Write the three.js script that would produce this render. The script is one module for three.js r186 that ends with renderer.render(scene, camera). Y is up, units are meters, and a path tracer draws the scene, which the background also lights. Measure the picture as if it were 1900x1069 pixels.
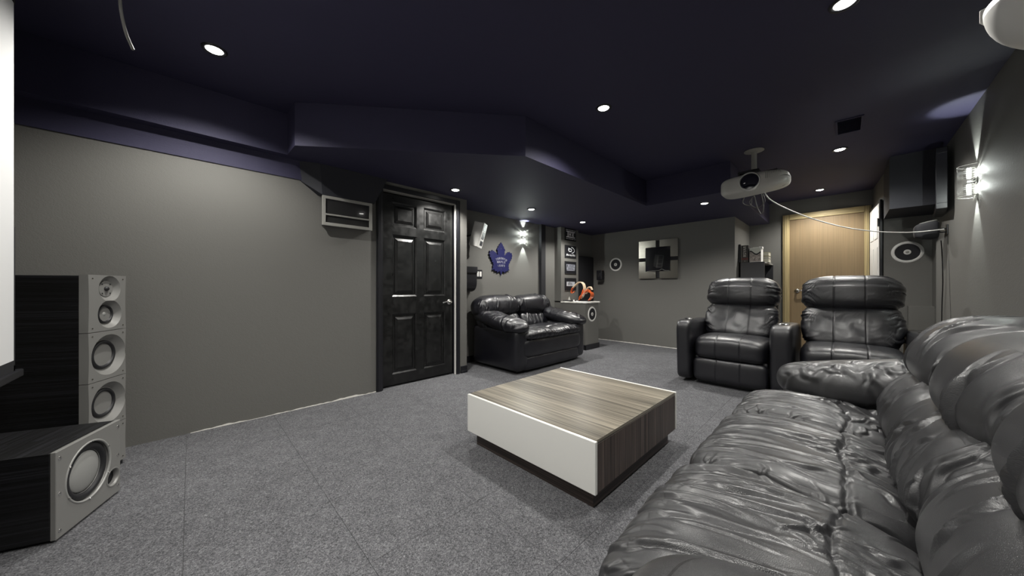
import * as THREE from 'three';
import { RoundedBoxGeometry } from 'three/addons/geometries/RoundedBoxGeometry.js';
import { mergeGeometries } from 'three/addons/utils/BufferGeometryUtils.js';
import { ConvexGeometry } from 'three/addons/geometries/ConvexGeometry.js';
import { ImprovedNoise } from 'three/addons/math/ImprovedNoise.js';
import { FontLoader } from 'three/addons/loaders/FontLoader.js';
import { TextGeometry } from 'three/addons/geometries/TextGeometry.js';
import { Brush, Evaluator, SUBTRACTION } from 'three-bvh-csg';

// ---------------------------------------------------------------- camera, light, exposure
const scene = new THREE.Scene();
const camera = new THREE.PerspectiveCamera(82.72, 1900 / 1069, 0.02, 40);
camera.position.set(0, 1.03, 0);
const YAW = 45.5 * Math.PI / 180;                       // turned left of the room's long axis
camera.lookAt(-Math.sin(YAW), 1.03, -Math.cos(YAW));
const renderer = new THREE.WebGLRenderer({ antialias: true });
renderer.toneMapping = THREE.LinearToneMapping;
renderer.toneMappingExposure = 1.0;
renderer.shadowMap.enabled = true;
scene.background = new THREE.Color(0x000000);           // closed basement room, no daylight
const POT = 11;                                         // candela of a ceiling downlight
const SCONCE = 0.5;
const POT_COLOR = new THREE.Color().setRGB(1.0, 0.978, 0.925);
const SCONCE_COLOR = new THREE.Color().setRGB(0.93, 1.0, 0.95);

// ---------------------------------------------------------------- measures (metres)
const H1 = 2.11, H2 = 2.44;                             // dropped and high ceiling
const XL = -3.255, XREC = -3.65, XR = 0.705, ZB = -5.87, ZD = -6.95, ZF = 1.15;

// ---------------------------------------------------------------- helpers
let seed = 1234567;
const rnd = () => { seed = (seed * 1664525 + 1013904223) >>> 0; return seed / 4294967296; };
const IN = new ImprovedNoise();
const N = (x, y, z = 0) => IN.noise(x + 31.7, y + 17.3, z + 7.9);
const clamp = (v, a = 0, b = 1) => Math.min(b, Math.max(a, v));
const sstep = (a, b, v) => { const t = clamp((v - a) / (b - a)); return t * t * (3 - 2 * t); };
const lin = (r, g, b) => new THREE.Color().setRGB(r, g, b);
const taken = {};
function numbered(name) { if (!(name in taken)) { taken[name] = 0; return name; } taken[name]++; return name + '_' + String(taken[name]).padStart(3, '0'); }
function shadows(o) { o.castShadow = true; o.receiveShadow = true; return o; }
function part(parent, name, geo, mat, label) {
  const m = shadows(new THREE.Mesh(geo, mat)); m.name = name; parent.add(m);
  if (label) m.userData.label = label;
  return m;
}
function thing(name, label, category, [x, y, z] = [0, 0, 0], turn = 0, group) {
  const o = new THREE.Group(); o.name = numbered(name); scene.add(o);
  o.position.set(x, y, z); o.rotation.y = turn; o.userData = { label, category };
  if (group) o.userData.group = group;
  return o;
}
function single(name, label, category, geo, mat, group) {
  const m = shadows(new THREE.Mesh(geo, mat)); m.name = numbered(name); scene.add(m);
  m.userData = { label, category }; if (group) m.userData.group = group; return m;
}
function struct(name, geo, mat, label, category) {
  const m = shadows(new THREE.Mesh(geo, mat)); m.name = name; scene.add(m);
  m.userData = { kind: 'structure', label, category }; return m;
}
function copy(src, [x, y, z], turn, label) {
  const c = src.clone(); c.name = numbered(src.name.replace(/_\d{3}$/, '')); scene.add(c);
  c.userData = { ...src.userData }; c.position.set(x, y, z); c.rotation.y = turn; if (label) c.userData.label = label; return c;
}
const merge = list => mergeGeometries(list.map(g => { const n = g.index ? g.toNonIndexed() : g.clone(); for (const k of Object.keys(n.attributes)) if (!['position', 'normal', 'uv'].includes(k)) n.deleteAttribute(k); return n; }));
const B = (x0, x1, y0, y1, z0, z1) => new THREE.BoxGeometry(x1 - x0, y1 - y0, z1 - z0).translate((x0 + x1) / 2, (y0 + y1) / 2, (z0 + z1) / 2);
const RB = (x0, x1, y0, y1, z0, z1, r = 0.01, s = 3) => new RoundedBoxGeometry(x1 - x0, y1 - y0, z1 - z0, s, r).translate((x0 + x1) / 2, (y0 + y1) / 2, (z0 + z1) / 2);
// uv in metres by the dominant axis of the normal; swap turns the grain by a right angle
function uvm(g, swap = false, scale = 1) {
  if (g.index) g = g.toNonIndexed();
  const p = g.attributes.position, n = g.attributes.normal, uv = new Float32Array(p.count * 2);
  for (let i = 0; i < p.count; i++) {
    const ax = Math.abs(n.getX(i)), ay = Math.abs(n.getY(i)), az = Math.abs(n.getZ(i));
    let u, v;
    if (ay >= ax && ay >= az) { u = p.getX(i); v = p.getZ(i); } else if (ax >= az) { u = p.getZ(i); v = p.getY(i); } else { u = p.getX(i); v = p.getY(i); }
    if (swap) [u, v] = [v, u];
    uv[2 * i] = u * scale; uv[2 * i + 1] = v * scale;
  }
  g.setAttribute('uv', new THREE.BufferAttribute(uv, 2)); return g;
}
function prism(pts, y0, y1) {                            // plan polygon [x, z] -> solid between two heights
  const s = new THREE.Shape(pts.map(([x, z]) => new THREE.Vector2(x, -z)));
  return new THREE.ExtrudeGeometry(s, { depth: y1 - y0, bevelEnabled: false }).rotateX(-Math.PI / 2).translate(0, y0, 0);
}
const lathe = (pts, seg = 40) => new THREE.LatheGeometry(pts.map(([r, y]) => new THREE.Vector2(Math.max(r, 0.00001), y)), seg);
const tube = (pts, r, seg = 40, rad = 8) => new THREE.TubeGeometry(new THREE.CatmullRomCurve3(pts.map(p => new THREE.Vector3(...p))), seg, r, rad, false);
function smooth(g) {                                     // average the normals of coincident vertices, uv seams kept
  g.computeVertexNormals();
  const p = g.attributes.position, idx = g.index.array, map = new Map(), ids = new Int32Array(p.count), acc = [];
  for (let i = 0; i < p.count; i++) {
    const k = Math.round(p.getX(i) * 2e5) + '_' + Math.round(p.getY(i) * 2e5) + '_' + Math.round(p.getZ(i) * 2e5);
    let id = map.get(k); if (id === undefined) { id = acc.length / 3; map.set(k, id); acc.push(0, 0, 0); } ids[i] = id;
  }
  const a = new THREE.Vector3(), b = new THREE.Vector3(), c = new THREE.Vector3();
  for (let t = 0; t < idx.length; t += 3) {
    a.fromBufferAttribute(p, idx[t]); b.fromBufferAttribute(p, idx[t + 1]); c.fromBufferAttribute(p, idx[t + 2]);
    b.sub(a); c.sub(a); b.cross(c);
    for (let k = 0; k < 3; k++) { const d = ids[idx[t + k]] * 3; acc[d] += b.x; acc[d + 1] += b.y; acc[d + 2] += b.z; }
  }
  const n = g.attributes.normal;
  for (let i = 0; i < p.count; i++) { const d = ids[i] * 3, l = Math.hypot(acc[d], acc[d + 1], acc[d + 2]) || 1; n.setXYZ(i, acc[d] / l, acc[d + 1] / l, acc[d + 2] / l); }
  return g;
}
// a stuffed, upholstered volume: superellipsoid box, optional warp, then creases along the normals
function soft(cx, cy, cz, hx, hy, hz, { n = [4, 4, 4], cell = 0.02, warp, wrinkle } = {}) {
  const cl = Array.isArray(cell) ? cell : [cell, cell, cell], sg = (h, c) => Math.max(4, Math.round(2 * h / c));
  const g = new THREE.BoxGeometry(2, 2, 2, sg(hx, cl[0]), sg(hy, cl[1]), sg(hz, cl[2]));
  const p = g.attributes.position, uv = g.attributes.uv, v = new THREE.Vector3(), q = new THREE.Vector3();
  const ease = t => Math.sin(t * Math.PI / 2) * 0.45 + t * 0.55;
  for (let i = 0; i < p.count; i++) {
    const fx = Math.abs(p.getX(i)) > 0.9999, fy = Math.abs(p.getY(i)) > 0.9999;
    const a = fx ? hz : hx, b = fy ? hz : hy; uv.setXY(i, uv.getX(i) * 2 * a, uv.getY(i) * 2 * b);
    v.set(ease(p.getX(i)), ease(p.getY(i)), ease(p.getZ(i)));
    let lo = 0.3, hi = 1.0;
    for (let k = 0; k < 22; k++) { const s = (lo + hi) / 2; if (Math.pow(Math.abs(s * v.x), n[0]) + Math.pow(Math.abs(s * v.y), n[1]) + Math.pow(Math.abs(s * v.z), n[2]) > 1) hi = s; else lo = s; }
    const s = (lo + hi) / 2; q.set(v.x * s, v.y * s, v.z * s); v.set(q.x * hx, q.y * hy, q.z * hz);
    if (warp) warp(v, q);
    p.setXYZ(i, v.x, v.y, v.z);
  }
  smooth(g);
  if (wrinkle) {
    const nn = g.attributes.normal, nv = new THREE.Vector3();
    for (let i = 0; i < p.count; i++) {
      v.fromBufferAttribute(p, i); nv.fromBufferAttribute(nn, i); const d = wrinkle(v, nv);
      p.setXYZ(i, v.x + nv.x * d, v.y + nv.y * d, v.z + nv.z * d);
    }
    smooth(g);
  }
  return g.translate(cx, cy, cz);
}
const crease = (w, k = 4) => { const t = Math.max(0, 1 - Math.abs(w) * k); return t * t; };   // sharp line where w crosses zero
const groove = (d, w) => Math.exp(-(d * d) / (w * w));

// ---------------------------------------------------------------- computed textures
function dataTex(w, h, fn, srgb = true, rep = 1) {
  const d = new Uint8Array(w * h * 4);
  for (let y = 0; y < h; y++) for (let x = 0; x < w; x++) { const c = fn(x, y), o = 4 * (y * w + x); d[o] = c[0]; d[o + 1] = c[1]; d[o + 2] = c[2]; d[o + 3] = 255; }
  const t = new THREE.DataTexture(d, w, h); t.wrapS = t.wrapT = THREE.RepeatWrapping; t.magFilter = THREE.LinearFilter; t.minFilter = THREE.LinearMipmapLinearFilter; t.generateMipmaps = true;
  if (srgb) t.colorSpace = THREE.SRGBColorSpace; t.repeat.set(rep, rep); t.needsUpdate = true; return t;
}
const g3 = v => { const c = clamp(v, 0, 255); return [c, c, c]; };
function worley(w, cells) {                              // tiling cell pattern for leather grain
  const px = [], out = new Float32Array(w * w);
  for (let i = 0; i < cells * cells; i++) px.push([rnd(), rnd()]);
  for (let y = 0; y < w; y++) for (let x = 0; x < w; x++) {
    const u = x / w * cells, v = y / w * cells, ix = Math.floor(u), iy = Math.floor(v); let d1 = 9, d2 = 9;
    for (let a = -1; a <= 1; a++) for (let b = -1; b <= 1; b++) {
      const q = px[((iy + b + cells) % cells) * cells + (ix + a + cells) % cells], dx = ix + a + q[0] - u, dy = iy + b + q[1] - v, d = Math.hypot(dx, dy);
      if (d < d1) { d2 = d1; d1 = d; } else if (d < d2) d2 = d;
    }
    out[y * w + x] = clamp((d2 - d1) * 1.6);
  }
  return out;
}
const wl = worley(384, 34);
const leatherBump = dataTex(384, 384, (x, y) => g3(255 * Math.sqrt(wl[y * 384 + x])), false, 1 / 0.085);
// periodic value noise on a grid
function vnoise(size, period) {
  const t = new Float32Array(period * period); for (let i = 0; i < t.length; i++) t[i] = rnd();
  return (x, y) => { const u = x / size * period, v = y / size * period, i = Math.floor(u), j = Math.floor(v), a = u - i, b = v - j, s = a * a * (3 - 2 * a), r = b * b * (3 - 2 * b);
    const A = (p, q) => t[((q % period + period) % period) * period + (p % period + period) % period];
    return (A(i, j) * (1 - s) + A(i + 1, j) * s) * (1 - r) + (A(i, j + 1) * (1 - s) + A(i + 1, j + 1) * s) * r; };
}
const c1 = vnoise(512, 200), c2 = vnoise(512, 90), c3 = vnoise(512, 14), c4 = vnoise(512, 330);
const carpetMap = dataTex(512, 512, (x, y) => { const v = 87 + (c1(x, y) - 0.5) * 44 + (c2(x, y) - 0.5) * 26 + (c3(x, y) - 0.5) * 9 + (c4(x, y) - 0.5) * 56; return [clamp(v + 0, 0, 255), clamp(v, 0, 255), clamp(v + 3, 0, 255)]; }, true, 1 / 0.62);
const carpetBump = dataTex(512, 512, (x, y) => g3(255 * (0.4 * c1(x, y) + 0.25 * c2(x, y) + 0.35 * c4(x, y))), false, 1 / 0.62);
const w1 = vnoise(512, 128), w2 = vnoise(512, 40);
const rollerBump = dataTex(512, 512, (x, y) => g3(255 * (0.65 * w1(x, y) + 0.35 * w2(x, y))), false, 1 / 0.5);
const l1 = vnoise(512, 190), l2 = vnoise(512, 60), l3 = vnoise(512, 9), l4 = vnoise(512, 24);
// streaky veneer: u runs along the grain
const veneer = (base, amp, tint) => dataTex(512, 512, (x, y) => {
  const yy = y + 2.2 * (l3(x, y) - 0.5), v = base + amp * ((l1(x * 0.045, yy) - 0.5) * 1.1 + (l2(x * 0.03 + 80, yy) - 0.5) * 0.9 + (l4(x * 0.1, yy) - 0.5) * 0.5);
  return tint.map(k => clamp(v * k, 0, 255)); }, true, 1 / 0.6);
const topVeneer = veneer(116, 58, [1, 0.95, 0.85]);
const sideVeneer = veneer(74, 44, [1, 0.87, 0.81]);
const pineVeneer = veneer(176, 30, [1, 0.9, 0.66]);
const tanVeneer = veneer(130, 10, [1, 0.85, 0.63]);
const ashVeneer = veneer(30, 34, [1, 1, 1.06]);
for (const v of [topVeneer, sideVeneer, pineVeneer, tanVeneer, ashVeneer]) v.repeat.set(1 / 2.6, 1 / 0.6);
const ashBump = dataTex(512, 512, (x, y) => g3(255 * l1(x * 0.04, y + 3 * l3(x, y))), false, 1 / 0.5);
const m1 = vnoise(512, 22), m2 = vnoise(512, 55), m3 = vnoise(512, 9);
const mottled = dataTex(512, 512, (x, y) => { const v = 20 + 17 * sstep(0.25, 0.85, 0.45 * m1(x, y) + 0.15 * m2(x, y) + 0.4 * m3(x, y)); return [v, v, v * 0.97]; }, true, 1 / 0.8);
const mottledRough = dataTex(512, 512, (x, y) => g3(70 + 60 * (0.5 * m1(x, y) + 0.3 * m2(x, y) + 0.2 * m3(x, y))), false, 1 / 0.8);
const brushBump = dataTex(256, 256, (x, y) => g3(255 * l1(x * 0.02, y * 2)), false, 1 / 0.2);

// ---------------------------------------------------------------- materials
const S = (color, roughness = 0.6, extra = {}) => new THREE.MeshStandardMaterial({ color, roughness, ...extra });
const P = (color, roughness, extra) => new THREE.MeshPhysicalMaterial({ color, roughness, ...extra });
const M = {
  wall: S(lin(0.135, 0.132, 0.122), 0.72, { bumpMap: rollerBump, bumpScale: 0.0006 }),
  dark: S(lin(0.031, 0.0285, 0.066), 0.7, { bumpMap: rollerBump, bumpScale: 0.0006 }),
  charcoal: S(lin(0.020, 0.021, 0.028), 0.7),
  carpet: S(0xffffff, 1, { map: carpetMap, bumpMap: carpetBump, bumpScale: 0.003 }),
  slab: S(lin(0.05, 0.05, 0.05), 1),
  black: S(lin(0.010, 0.010, 0.013), 0.4),
  blackMatte: S(lin(0.012, 0.012, 0.015), 0.75),
  plaster: S(lin(0.75, 0.73, 0.68), 0.9),
  white: S(lin(0.74, 0.73, 0.70), 0.45),
  whiteGloss: P(lin(0.76, 0.755, 0.72), 0.22, { clearcoat: 0.4, clearcoatRoughness: 0.15 }),
  screen: S(lin(0.82, 0.82, 0.82), 0.95),
  chrome: S(lin(0.75, 0.74, 0.72), 0.16, { metalness: 1 }),
  steel: S(lin(0.36, 0.34, 0.30), 0.24, { metalness: 1, bumpMap: brushBump, bumpScale: 0.0002 }),
  silver: S(lin(0.235, 0.232, 0.222), 0.4, { metalness: 0.12 }),
  silverCone: S(lin(0.33, 0.33, 0.318), 0.34, { metalness: 0.1 }),
  rubber: S(lin(0.014, 0.014, 0.016), 0.5),
  ash: S(0x9a9aa2, 0.5, { map: ashVeneer, bumpMap: ashBump, bumpScale: 0.0008 }),
  tableTop: P(0xffffff, 0.32, { map: topVeneer }),
  tableSide: S(0xffffff, 0.45, { map: sideVeneer }),
  leather: P(lin(0.026, 0.026, 0.028), 0.35, { bumpMap: leatherBump, bumpScale: 0.0003, ior: 1.6, clearcoat: 0.35, clearcoatRoughness: 0.3 }),
  leatherDark: P(lin(0.006, 0.006, 0.009), 0.34, { bumpMap: leatherBump, bumpScale: 0.0003, ior: 1.6, clearcoat: 0.5, clearcoatRoughness: 0.3 }),
  leatherLove: P(lin(0.005, 0.005, 0.008), 0.34, { bumpMap: leatherBump, bumpScale: 0.0003, ior: 1.5, clearcoat: 0.4, clearcoatRoughness: 0.26 }),
  doorBlack: S(0xd0d0d4, 0.9, { map: mottled, roughnessMap: mottledRough }),
  pine: S(0xffffff, 0.5, { map: pineVeneer }),
  tan: S(0xffffff, 0.5, { map: tanVeneer }),
  projector: S(lin(0.56, 0.55, 0.51), 0.4),
  glass: P(lin(1, 1, 1), 0.05, { transmission: 1, thickness: 0, ior: 1.45 }),
  lensGlass: P(lin(0.01, 0.01, 0.02), 0.06, { clearcoat: 1 }),
  frameGrey: S(lin(0.33, 0.325, 0.30), 0.45),
  blue: S(lin(0.005, 0.006, 0.062), 0.5),
  letter: S(lin(0.24, 0.24, 0.28), 0.6),
  cableWhite: S(lin(0.7, 0.69, 0.66), 0.5),
  cableGrey: S(lin(0.13, 0.125, 0.12), 0.6),
  orange: P(lin(0.55, 0.10, 0.025), 0.25, { clearcoat: 0.6 }),
  cream: S(lin(0.72, 0.58, 0.42), 0.35),
  bulb: S(lin(0.9, 0.9, 0.85), 0.5, { emissive: POT_COLOR, emissiveIntensity: 14 }),
  sconceBulb: S(lin(0.9, 0.9, 0.9), 0.5, { emissive: SCONCE_COLOR, emissiveIntensity: 14 }),
};

// ---------------------------------------------------------------- room shell
{
  const f = new THREE.Group(); f.name = 'floor'; scene.add(f);
  f.userData = { kind: 'structure', label: 'grey speckled carpet tile floor', category: 'floor' };
  part(f, 'subfloor', B(-3.9, 0.85, -0.12, -0.006, ZD - 0.1, ZF + 0.1), M.slab);
  const T = 0.5;
  for (let i = 0; i < 9; i++) for (let j = 0; j < 17; j++) {
    const x0 = -3.745 + i * T, z0 = -6.98 + j * T, x1 = Math.min(x0 + T, XR), z1 = Math.min(z0 + T, ZF);
    if (x1 - x0 < 0.02 || z1 - z0 < 0.02) continue;
    const gg = uvm(B(x0 + 0.0008, x1 - 0.0008, -0.006, 0, z0 + 0.0008, z1 - 0.0008), (i + j) % 2 === 1);
    part(f, 'carpet_tile', gg, M.carpet);
  }
}
struct('ceiling', B(-3.9, 0.85, H2, H2 + 0.12, ZD - 0.1, ZF + 0.1), M.dark, 'dark navy painted high ceiling', 'ceiling');
struct('trim_1', prism([[-3.9, ZF + 0.1], [-3.165, ZF + 0.1], [-3.165, -0.56], [-2.921, -0.564], [-1.835, -1.958], [-1.83, -4.276], [-0.891, -4.276], [-0.891, ZD - 0.1], [-3.9, ZD - 0.1]], H1, H2 - 0.001), M.dark, 'dropped dark ceiling soffit with a slanted face above the black door', 'soffit');
struct('wall_left', uvm(merge([B(-3.45, XL, 0, H1, -1.335, ZF), B(-3.45, XL, 2.05, H1, -2.30, -1.335), B(-3.45, XL, 0, H1, -2.42, -2.30), B(-3.85, -3.45, 0, H1, -2.42, ZF)])), M.wall, 'grey painted wall beside the black door', 'wall');
struct('wall_recess', uvm(B(-3.85, XREC, 0, H1, ZB - 0.05, -2.42)), M.wall, 'grey painted wall behind the loveseat', 'wall');
struct('wall_back', uvm(B(-3.85, -1.168, 0, H1, ZD - 0.1, ZB)), M.wall, 'grey painted far wall with the steel square frame', 'wall');
struct('wall_alcove', uvm(B(-1.168, 0.30, 0, H2, ZD - 0.1, ZD)), M.wall, 'grey painted wall around the tan door', 'wall');
struct('wall_corner', uvm(prism([[0.335, -6.1], [XR, -6.1], [XR + 0.1, ZD - 0.1], [0.275, ZD - 0.1]], 0, H2)), M.wall, 'grey painted projecting wall holding a round white speaker', 'wall');
struct('wall_right', uvm(B(XR, XR + 0.1, 0, H2, ZD - 0.1, ZF + 0.1)), M.wall, 'grey painted long wall behind the large sofa', 'wall');
struct('wall_front', uvm(B(-3.9, XR + 0.1, 0, H2, ZF, ZF + 0.1)), M.wall, 'grey painted wall behind the projection screen', 'wall');
struct('trim_2', B(XL, XL + 0.008, 1.95, H1, -1.33, ZF), M.dark, 'dark painted band along the top of the grey wall', 'trim');
struct('trim_3', new ConvexGeometry([[XL, H1, -0.64], [-3.19, H1, -0.80], [-3.19, H1, -1.40], [XL, H1, -1.40], [XL, 1.95, -0.66], [XL, 1.845, -0.80], [-3.19, 1.845, -0.82], [-3.19, 1.845, -1.27], [XL, 1.845, -1.27]].map(q => new THREE.Vector3(...q))), M.charcoal, 'dark boxed bulkhead above the grey framed panel', 'bulkhead');
struct('trim_4', B(XREC, XREC + 0.05, 0.0, H1, -4.345, -4.235), M.blackMatte, 'black vertical corner strip beside the logo column', 'trim');
struct('wall_column', uvm(merge([B(XREC, -3.507, 0.80, H1, -5.19, -4.658), B(XREC, -3.507, 0, 0.80, -5.19, -5.075)])), M.wall, 'grey column carrying four framed logo signs', 'column');
struct('trim_5', B(0.335, XR, 1.877, H2, -6.1, -5.36), M.charcoal, 'dark boxed bulkhead hanging in the corner above the round speaker', 'bulkhead');
struct('trim_6', uvm(B(0.52, XR, 0, 0.82, -6.1, -5.95)), M.wall, 'low grey boxed ledge in the wall corner', 'ledge');
// ragged strip of bare plaster where the carpet stops short of the wall
function ragged(len, hmin, hmax, s) {
  const sh = new THREE.Shape(); sh.moveTo(0, 0); const K = Math.round(len / 0.012);
  for (let i = 0; i <= K; i++) { const u = i / K * len; const v = clamp(hmin + (hmax - hmin) * (0.5 + 0.9 * N(u * 5, s) + 0.5 * N(u * 23, s + 4)), 0.001, 0.03); sh.lineTo(u, v); }
  sh.lineTo(len, 0); return new THREE.ExtrudeGeometry(sh, { depth: 0.004, bevelEnabled: false });
}
struct('trim_7', ragged(1.35, 0.003, 0.015, 1).rotateY(Math.PI / 2).translate(XL + 0.0005, 0, 0.0), M.plaster, 'ragged white plaster edge along the foot of the left wall', 'trim');
struct('trim_8', ragged(1.9, 0.006, 0.014, 9).translate(-3.62, 0, ZB + 0.0005), M.plaster, 'ragged white plaster edge along the foot of the far wall', 'trim');
{ // baseboards
  struct('baseboard_left', merge([RB(XL, XL + 0.014, 0, 0.085, -2.42, -2.325, 0.004), RB(XL, XL + 0.018, 0, 0.03, -2.42, -2.325, 0.004)]), M.black, 'short black baseboard beside the black door', 'baseboard');
  struct('baseboard_recess', RB(XREC, XREC + 0.015, 0, 0.09, -4.23, -2.43, 0.004), M.black, 'black baseboard behind the loveseat', 'baseboard');
}

// ---------------------------------------------------------------- doors
function lever(parent, x, y, z, turn, flip) {
  const h = part(parent, 'door_handle', merge([
    lathe([[0, 0], [0.032, 0], [0.032, 0.006], [0.022, 0.012], [0.013, 0.014], [0.012, 0.045], [0, 0.046]], 28).rotateX(Math.PI / 2),
    tube([[0, 0, 0.04], [flip * 0.02, 0.001, 0.05], [flip * 0.06, 0.004, 0.05], [flip * 0.11, -0.004, 0.046]], 0.0085, 20, 10),
    new THREE.SphereGeometry(0.009, 12, 8).translate(flip * 0.11, -0.004, 0.046)]), M.chrome, 'chrome lever handle');
  h.position.set(x, y, z); h.rotation.y = turn; return h;
}
{ // black six panel door in the left wall, local: width along +x (towards the hinge at 0), face +z, then turned to face +x
  const d = new THREE.Group(); d.name = 'door_1'; scene.add(d); d.position.set(-3.30, 0, -1.385); d.rotation.y = Math.PI / 2;
  d.userData = { kind: 'structure', label: 'black mottled six panel door with chrome lever handle', category: 'door' };
  const W = 0.865, Ht = 2.015;                       // local x 0 (hinge side) .. W
  const sh = new THREE.Shape([[0, 0.012], [W, 0.012], [W, Ht], [0, Ht]].map(a => new THREE.Vector2(...a)));
  const cols = [[0.125, 0.375], [0.49, 0.74]], rows = [[0.145, 0.745], [0.955, 1.575], [1.695, 1.915]];
  for (const [a, b] of cols) for (const [c, e] of rows) sh.holes.push(new THREE.Path([[a, c], [a, e], [b, e], [b, c]].map(q => new THREE.Vector2(...q))));
  part(d, 'slab', uvm(new THREE.ExtrudeGeometry(sh, { depth: 0.022, bevelEnabled: true, bevelThickness: 0.011, bevelSize: 0.015, bevelOffset: -0.015, bevelSegments: 1 }).translate(0, 0, -0.032)), M.doorBlack);
  part(d, 'backing', B(0.01, W - 0.01, 0.02, Ht - 0.01, -0.036, -0.018), M.doorBlack);
  for (const [a, b] of cols) for (const [c, e] of rows) {
    const s2 = new THREE.Shape([[a + 0.022, c + 0.022], [b - 0.022, c + 0.022], [b - 0.022, e - 0.022], [a + 0.022, e - 0.022]].map(q => new THREE.Vector2(...q)));
    part(d, 'raised_panel', uvm(new THREE.ExtrudeGeometry(s2, { depth: 0.006, bevelEnabled: true, bevelThickness: 0.013, bevelSize: 0.026, bevelOffset: -0.026, bevelSegments: 1 }).translate(0, 0, -0.020)), M.doorBlack);
  }
  lever(d, W - 0.055, 0.865, 0.0, 0, -1);
  for (const y of [0.256, 1.03, 1.80]) part(d, 'hinge', merge([new THREE.CylinderGeometry(0.006, 0.006, 0.09, 12).translate(-0.006, y, 0.008), B(-0.006, 0.012, y - 0.042, y + 0.042, 0.0005, 0.003)]), M.steel, 'steel hinge');
  const cs = (x0, x1, y0, y1) => merge([RB(x0, x1, y0, y1, 0.045, 0.058, 0.004), RB(x0 + 0.012, x1 - 0.012, y0 + 0.0, y1, 0.05, 0.066, 0.006)]);
  part(d, 'casing', cs(-0.075, -0.012, 0, 2.06), M.black); part(d, 'casing', cs(W + 0.012, W + 0.062, 0, 2.06), M.black);
  part(d, 'casing', RB(-0.075, W + 0.062, 2.03, 2.075, 0.045, 0.06, 0.004), M.black);
  part(d, 'jamb', merge([B(-0.012, -0.003, 0, 2.03, -0.1, 0.045), B(-0.012, W + 0.012, 2.022, 2.03, -0.1, 0.045)]), M.black);
  part(d, 'jamb', B(W + 0.004, W + 0.012, 0, 2.03, -0.1, 0.045), M.black);
  part(d, 'edge_strip', B(W + 0.001, W + 0.010, 0.0, 2.022, 0.022, 0.046), M.white, 'bare white door edge strip');
  part(d, 'head_strip', B(-0.003, W + 0.003, 2.021, 2.028, -0.02, 0.047), M.frameGrey, 'pale strip along the door head');
}
{ // tan door with pine frame in the alcove wall, faces +z
  const d = new THREE.Group(); d.name = 'door_2'; scene.add(d); d.position.set(-0.225, 0, ZD);
  d.userData = { kind: 'structure', label: 'plain tan door in a pale pine frame', category: 'door' };
  part(d, 'slab', uvm(RB(-0.405, 0.420, 0.01, 2.125, 0.002, 0.022, 0.003), true), M.tan);
  const fr = (x0, x1, y0, y1) => merge([RB(x0, x1, y0, y1, 0.002, 0.03, 0.004), RB(x0 + 0.018, x1 - 0.018, y0, y1, 0.02, 0.04, 0.005)]);
  part(d, 'frame', uvm(fr(-0.49, -0.405, 0, 2.215), true), M.pine); part(d, 'frame', uvm(fr(0.420, 0.488, 0, 2.215), true), M.pine);
  part(d, 'frame', uvm(RB(-0.405, 0.42, 2.127, 2.215, 0.002, 0.034, 0.004)), M.pine);
  lever(d, -0.315, 0.985, 0.022, 0, 1);
}
{ // narrow white door seen on edge in the return wall, faces -x
  const ang = Math.atan2(0.06, 0.85);
  const d = new THREE.Group(); d.name = 'door_3'; scene.add(d); d.position.set(0.327, 0, -6.12); d.rotation.y = -Math.PI / 2 + ang;
  d.userData = { kind: 'structure', label: 'white panelled door seen nearly edge on beside the tan door', category: 'door' };
  // local +x runs into the alcove, +z faces the room (-x)
  part(d, 'slab', RB(-0.72, -0.02, 0.01, 2.09, 0.002, 0.03, 0.003), M.white);
  for (const [a, b] of [[-0.64, -0.40], [-0.33, -0.09]]) for (const [c, e] of [[0.15, 0.75], [0.93, 1.55], [1.66, 1.92]]) part(d, 'raised_panel', RB(a, b, c, e, 0.026, 0.036, 0.004), M.white);
  part(d, 'casing', merge([RB(-0.02, 0.015, 0, 2.13, 0.002, 0.025, 0.003), RB(-0.72, -0.02, 2.093, 2.13, 0.002, 0.025, 0.003)]), M.black);
  part(d, 'hinge', RB(-0.03, -0.005, 1.80, 1.90, 0.028, 0.04, 0.003), M.black);
}

// ---------------------------------------------------------------- ceiling downlights
function pot(x, y, z, label) {
  const t = thing('ceiling_downlight', label, 'light', [x, y, z], 0, 'recessed ceiling downlights');
  part(t, 'trim_ring', lathe([[0.041, -0.001], [0.041, -0.006], [0.049, -0.009], [0.057, -0.008], [0.060, -0.001]], 36), M.black);
  part(t, 'bulb', lathe([[0, -0.012], [0.018, -0.0115], [0.033, -0.009], [0.0405, -0.004], [0.0405, -0.001]], 28), M.bulb);
  const s = new THREE.SpotLight(POT_COLOR, POT, 0, 1.24, 0.45, 2); s.position.set(0, -0.014, 0); s.target.position.set(0, -1, 0);
  s.castShadow = true; s.shadow.radius = 1.3; s.name = 'downlight_beam'; t.add(s); t.add(s.target); s.target.name = 'aim'; return t;
}
pot(-2.612, H2, -0.101, 'downlight in the high ceiling above the floor by the tower speaker');
pot(-0.001, H2, -2.305, 'downlight in the high ceiling above the large sofa');
pot(-1.323, H2, -2.304, 'downlight in the high ceiling above the coffee table');
pot(-1.323, H2, -0.101, 'downlight in the high ceiling in front of the coffee table');
pot(-0.001, H2, -0.101, 'downlight in the high ceiling beyond the near sofa arm');
pot(-0.037, H2, -4.704, 'downlight in the high ceiling beside the ceiling vent');
pot(-0.253, H2, -6.434, 'downlight in the high ceiling in front of the tan door');
pot(-2.998, H1, -2.075, 'downlight in the low soffit in front of the black door');
pot(-3.006, H1, -3.326, 'downlight in the low soffit above the loveseat');
pot(-3.007, H1, -4.575, 'downlight in the low soffit beside the logo signs');
pot(-1.253, H1, -4.663, 'downlight in the low soffit behind the projector');

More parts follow.
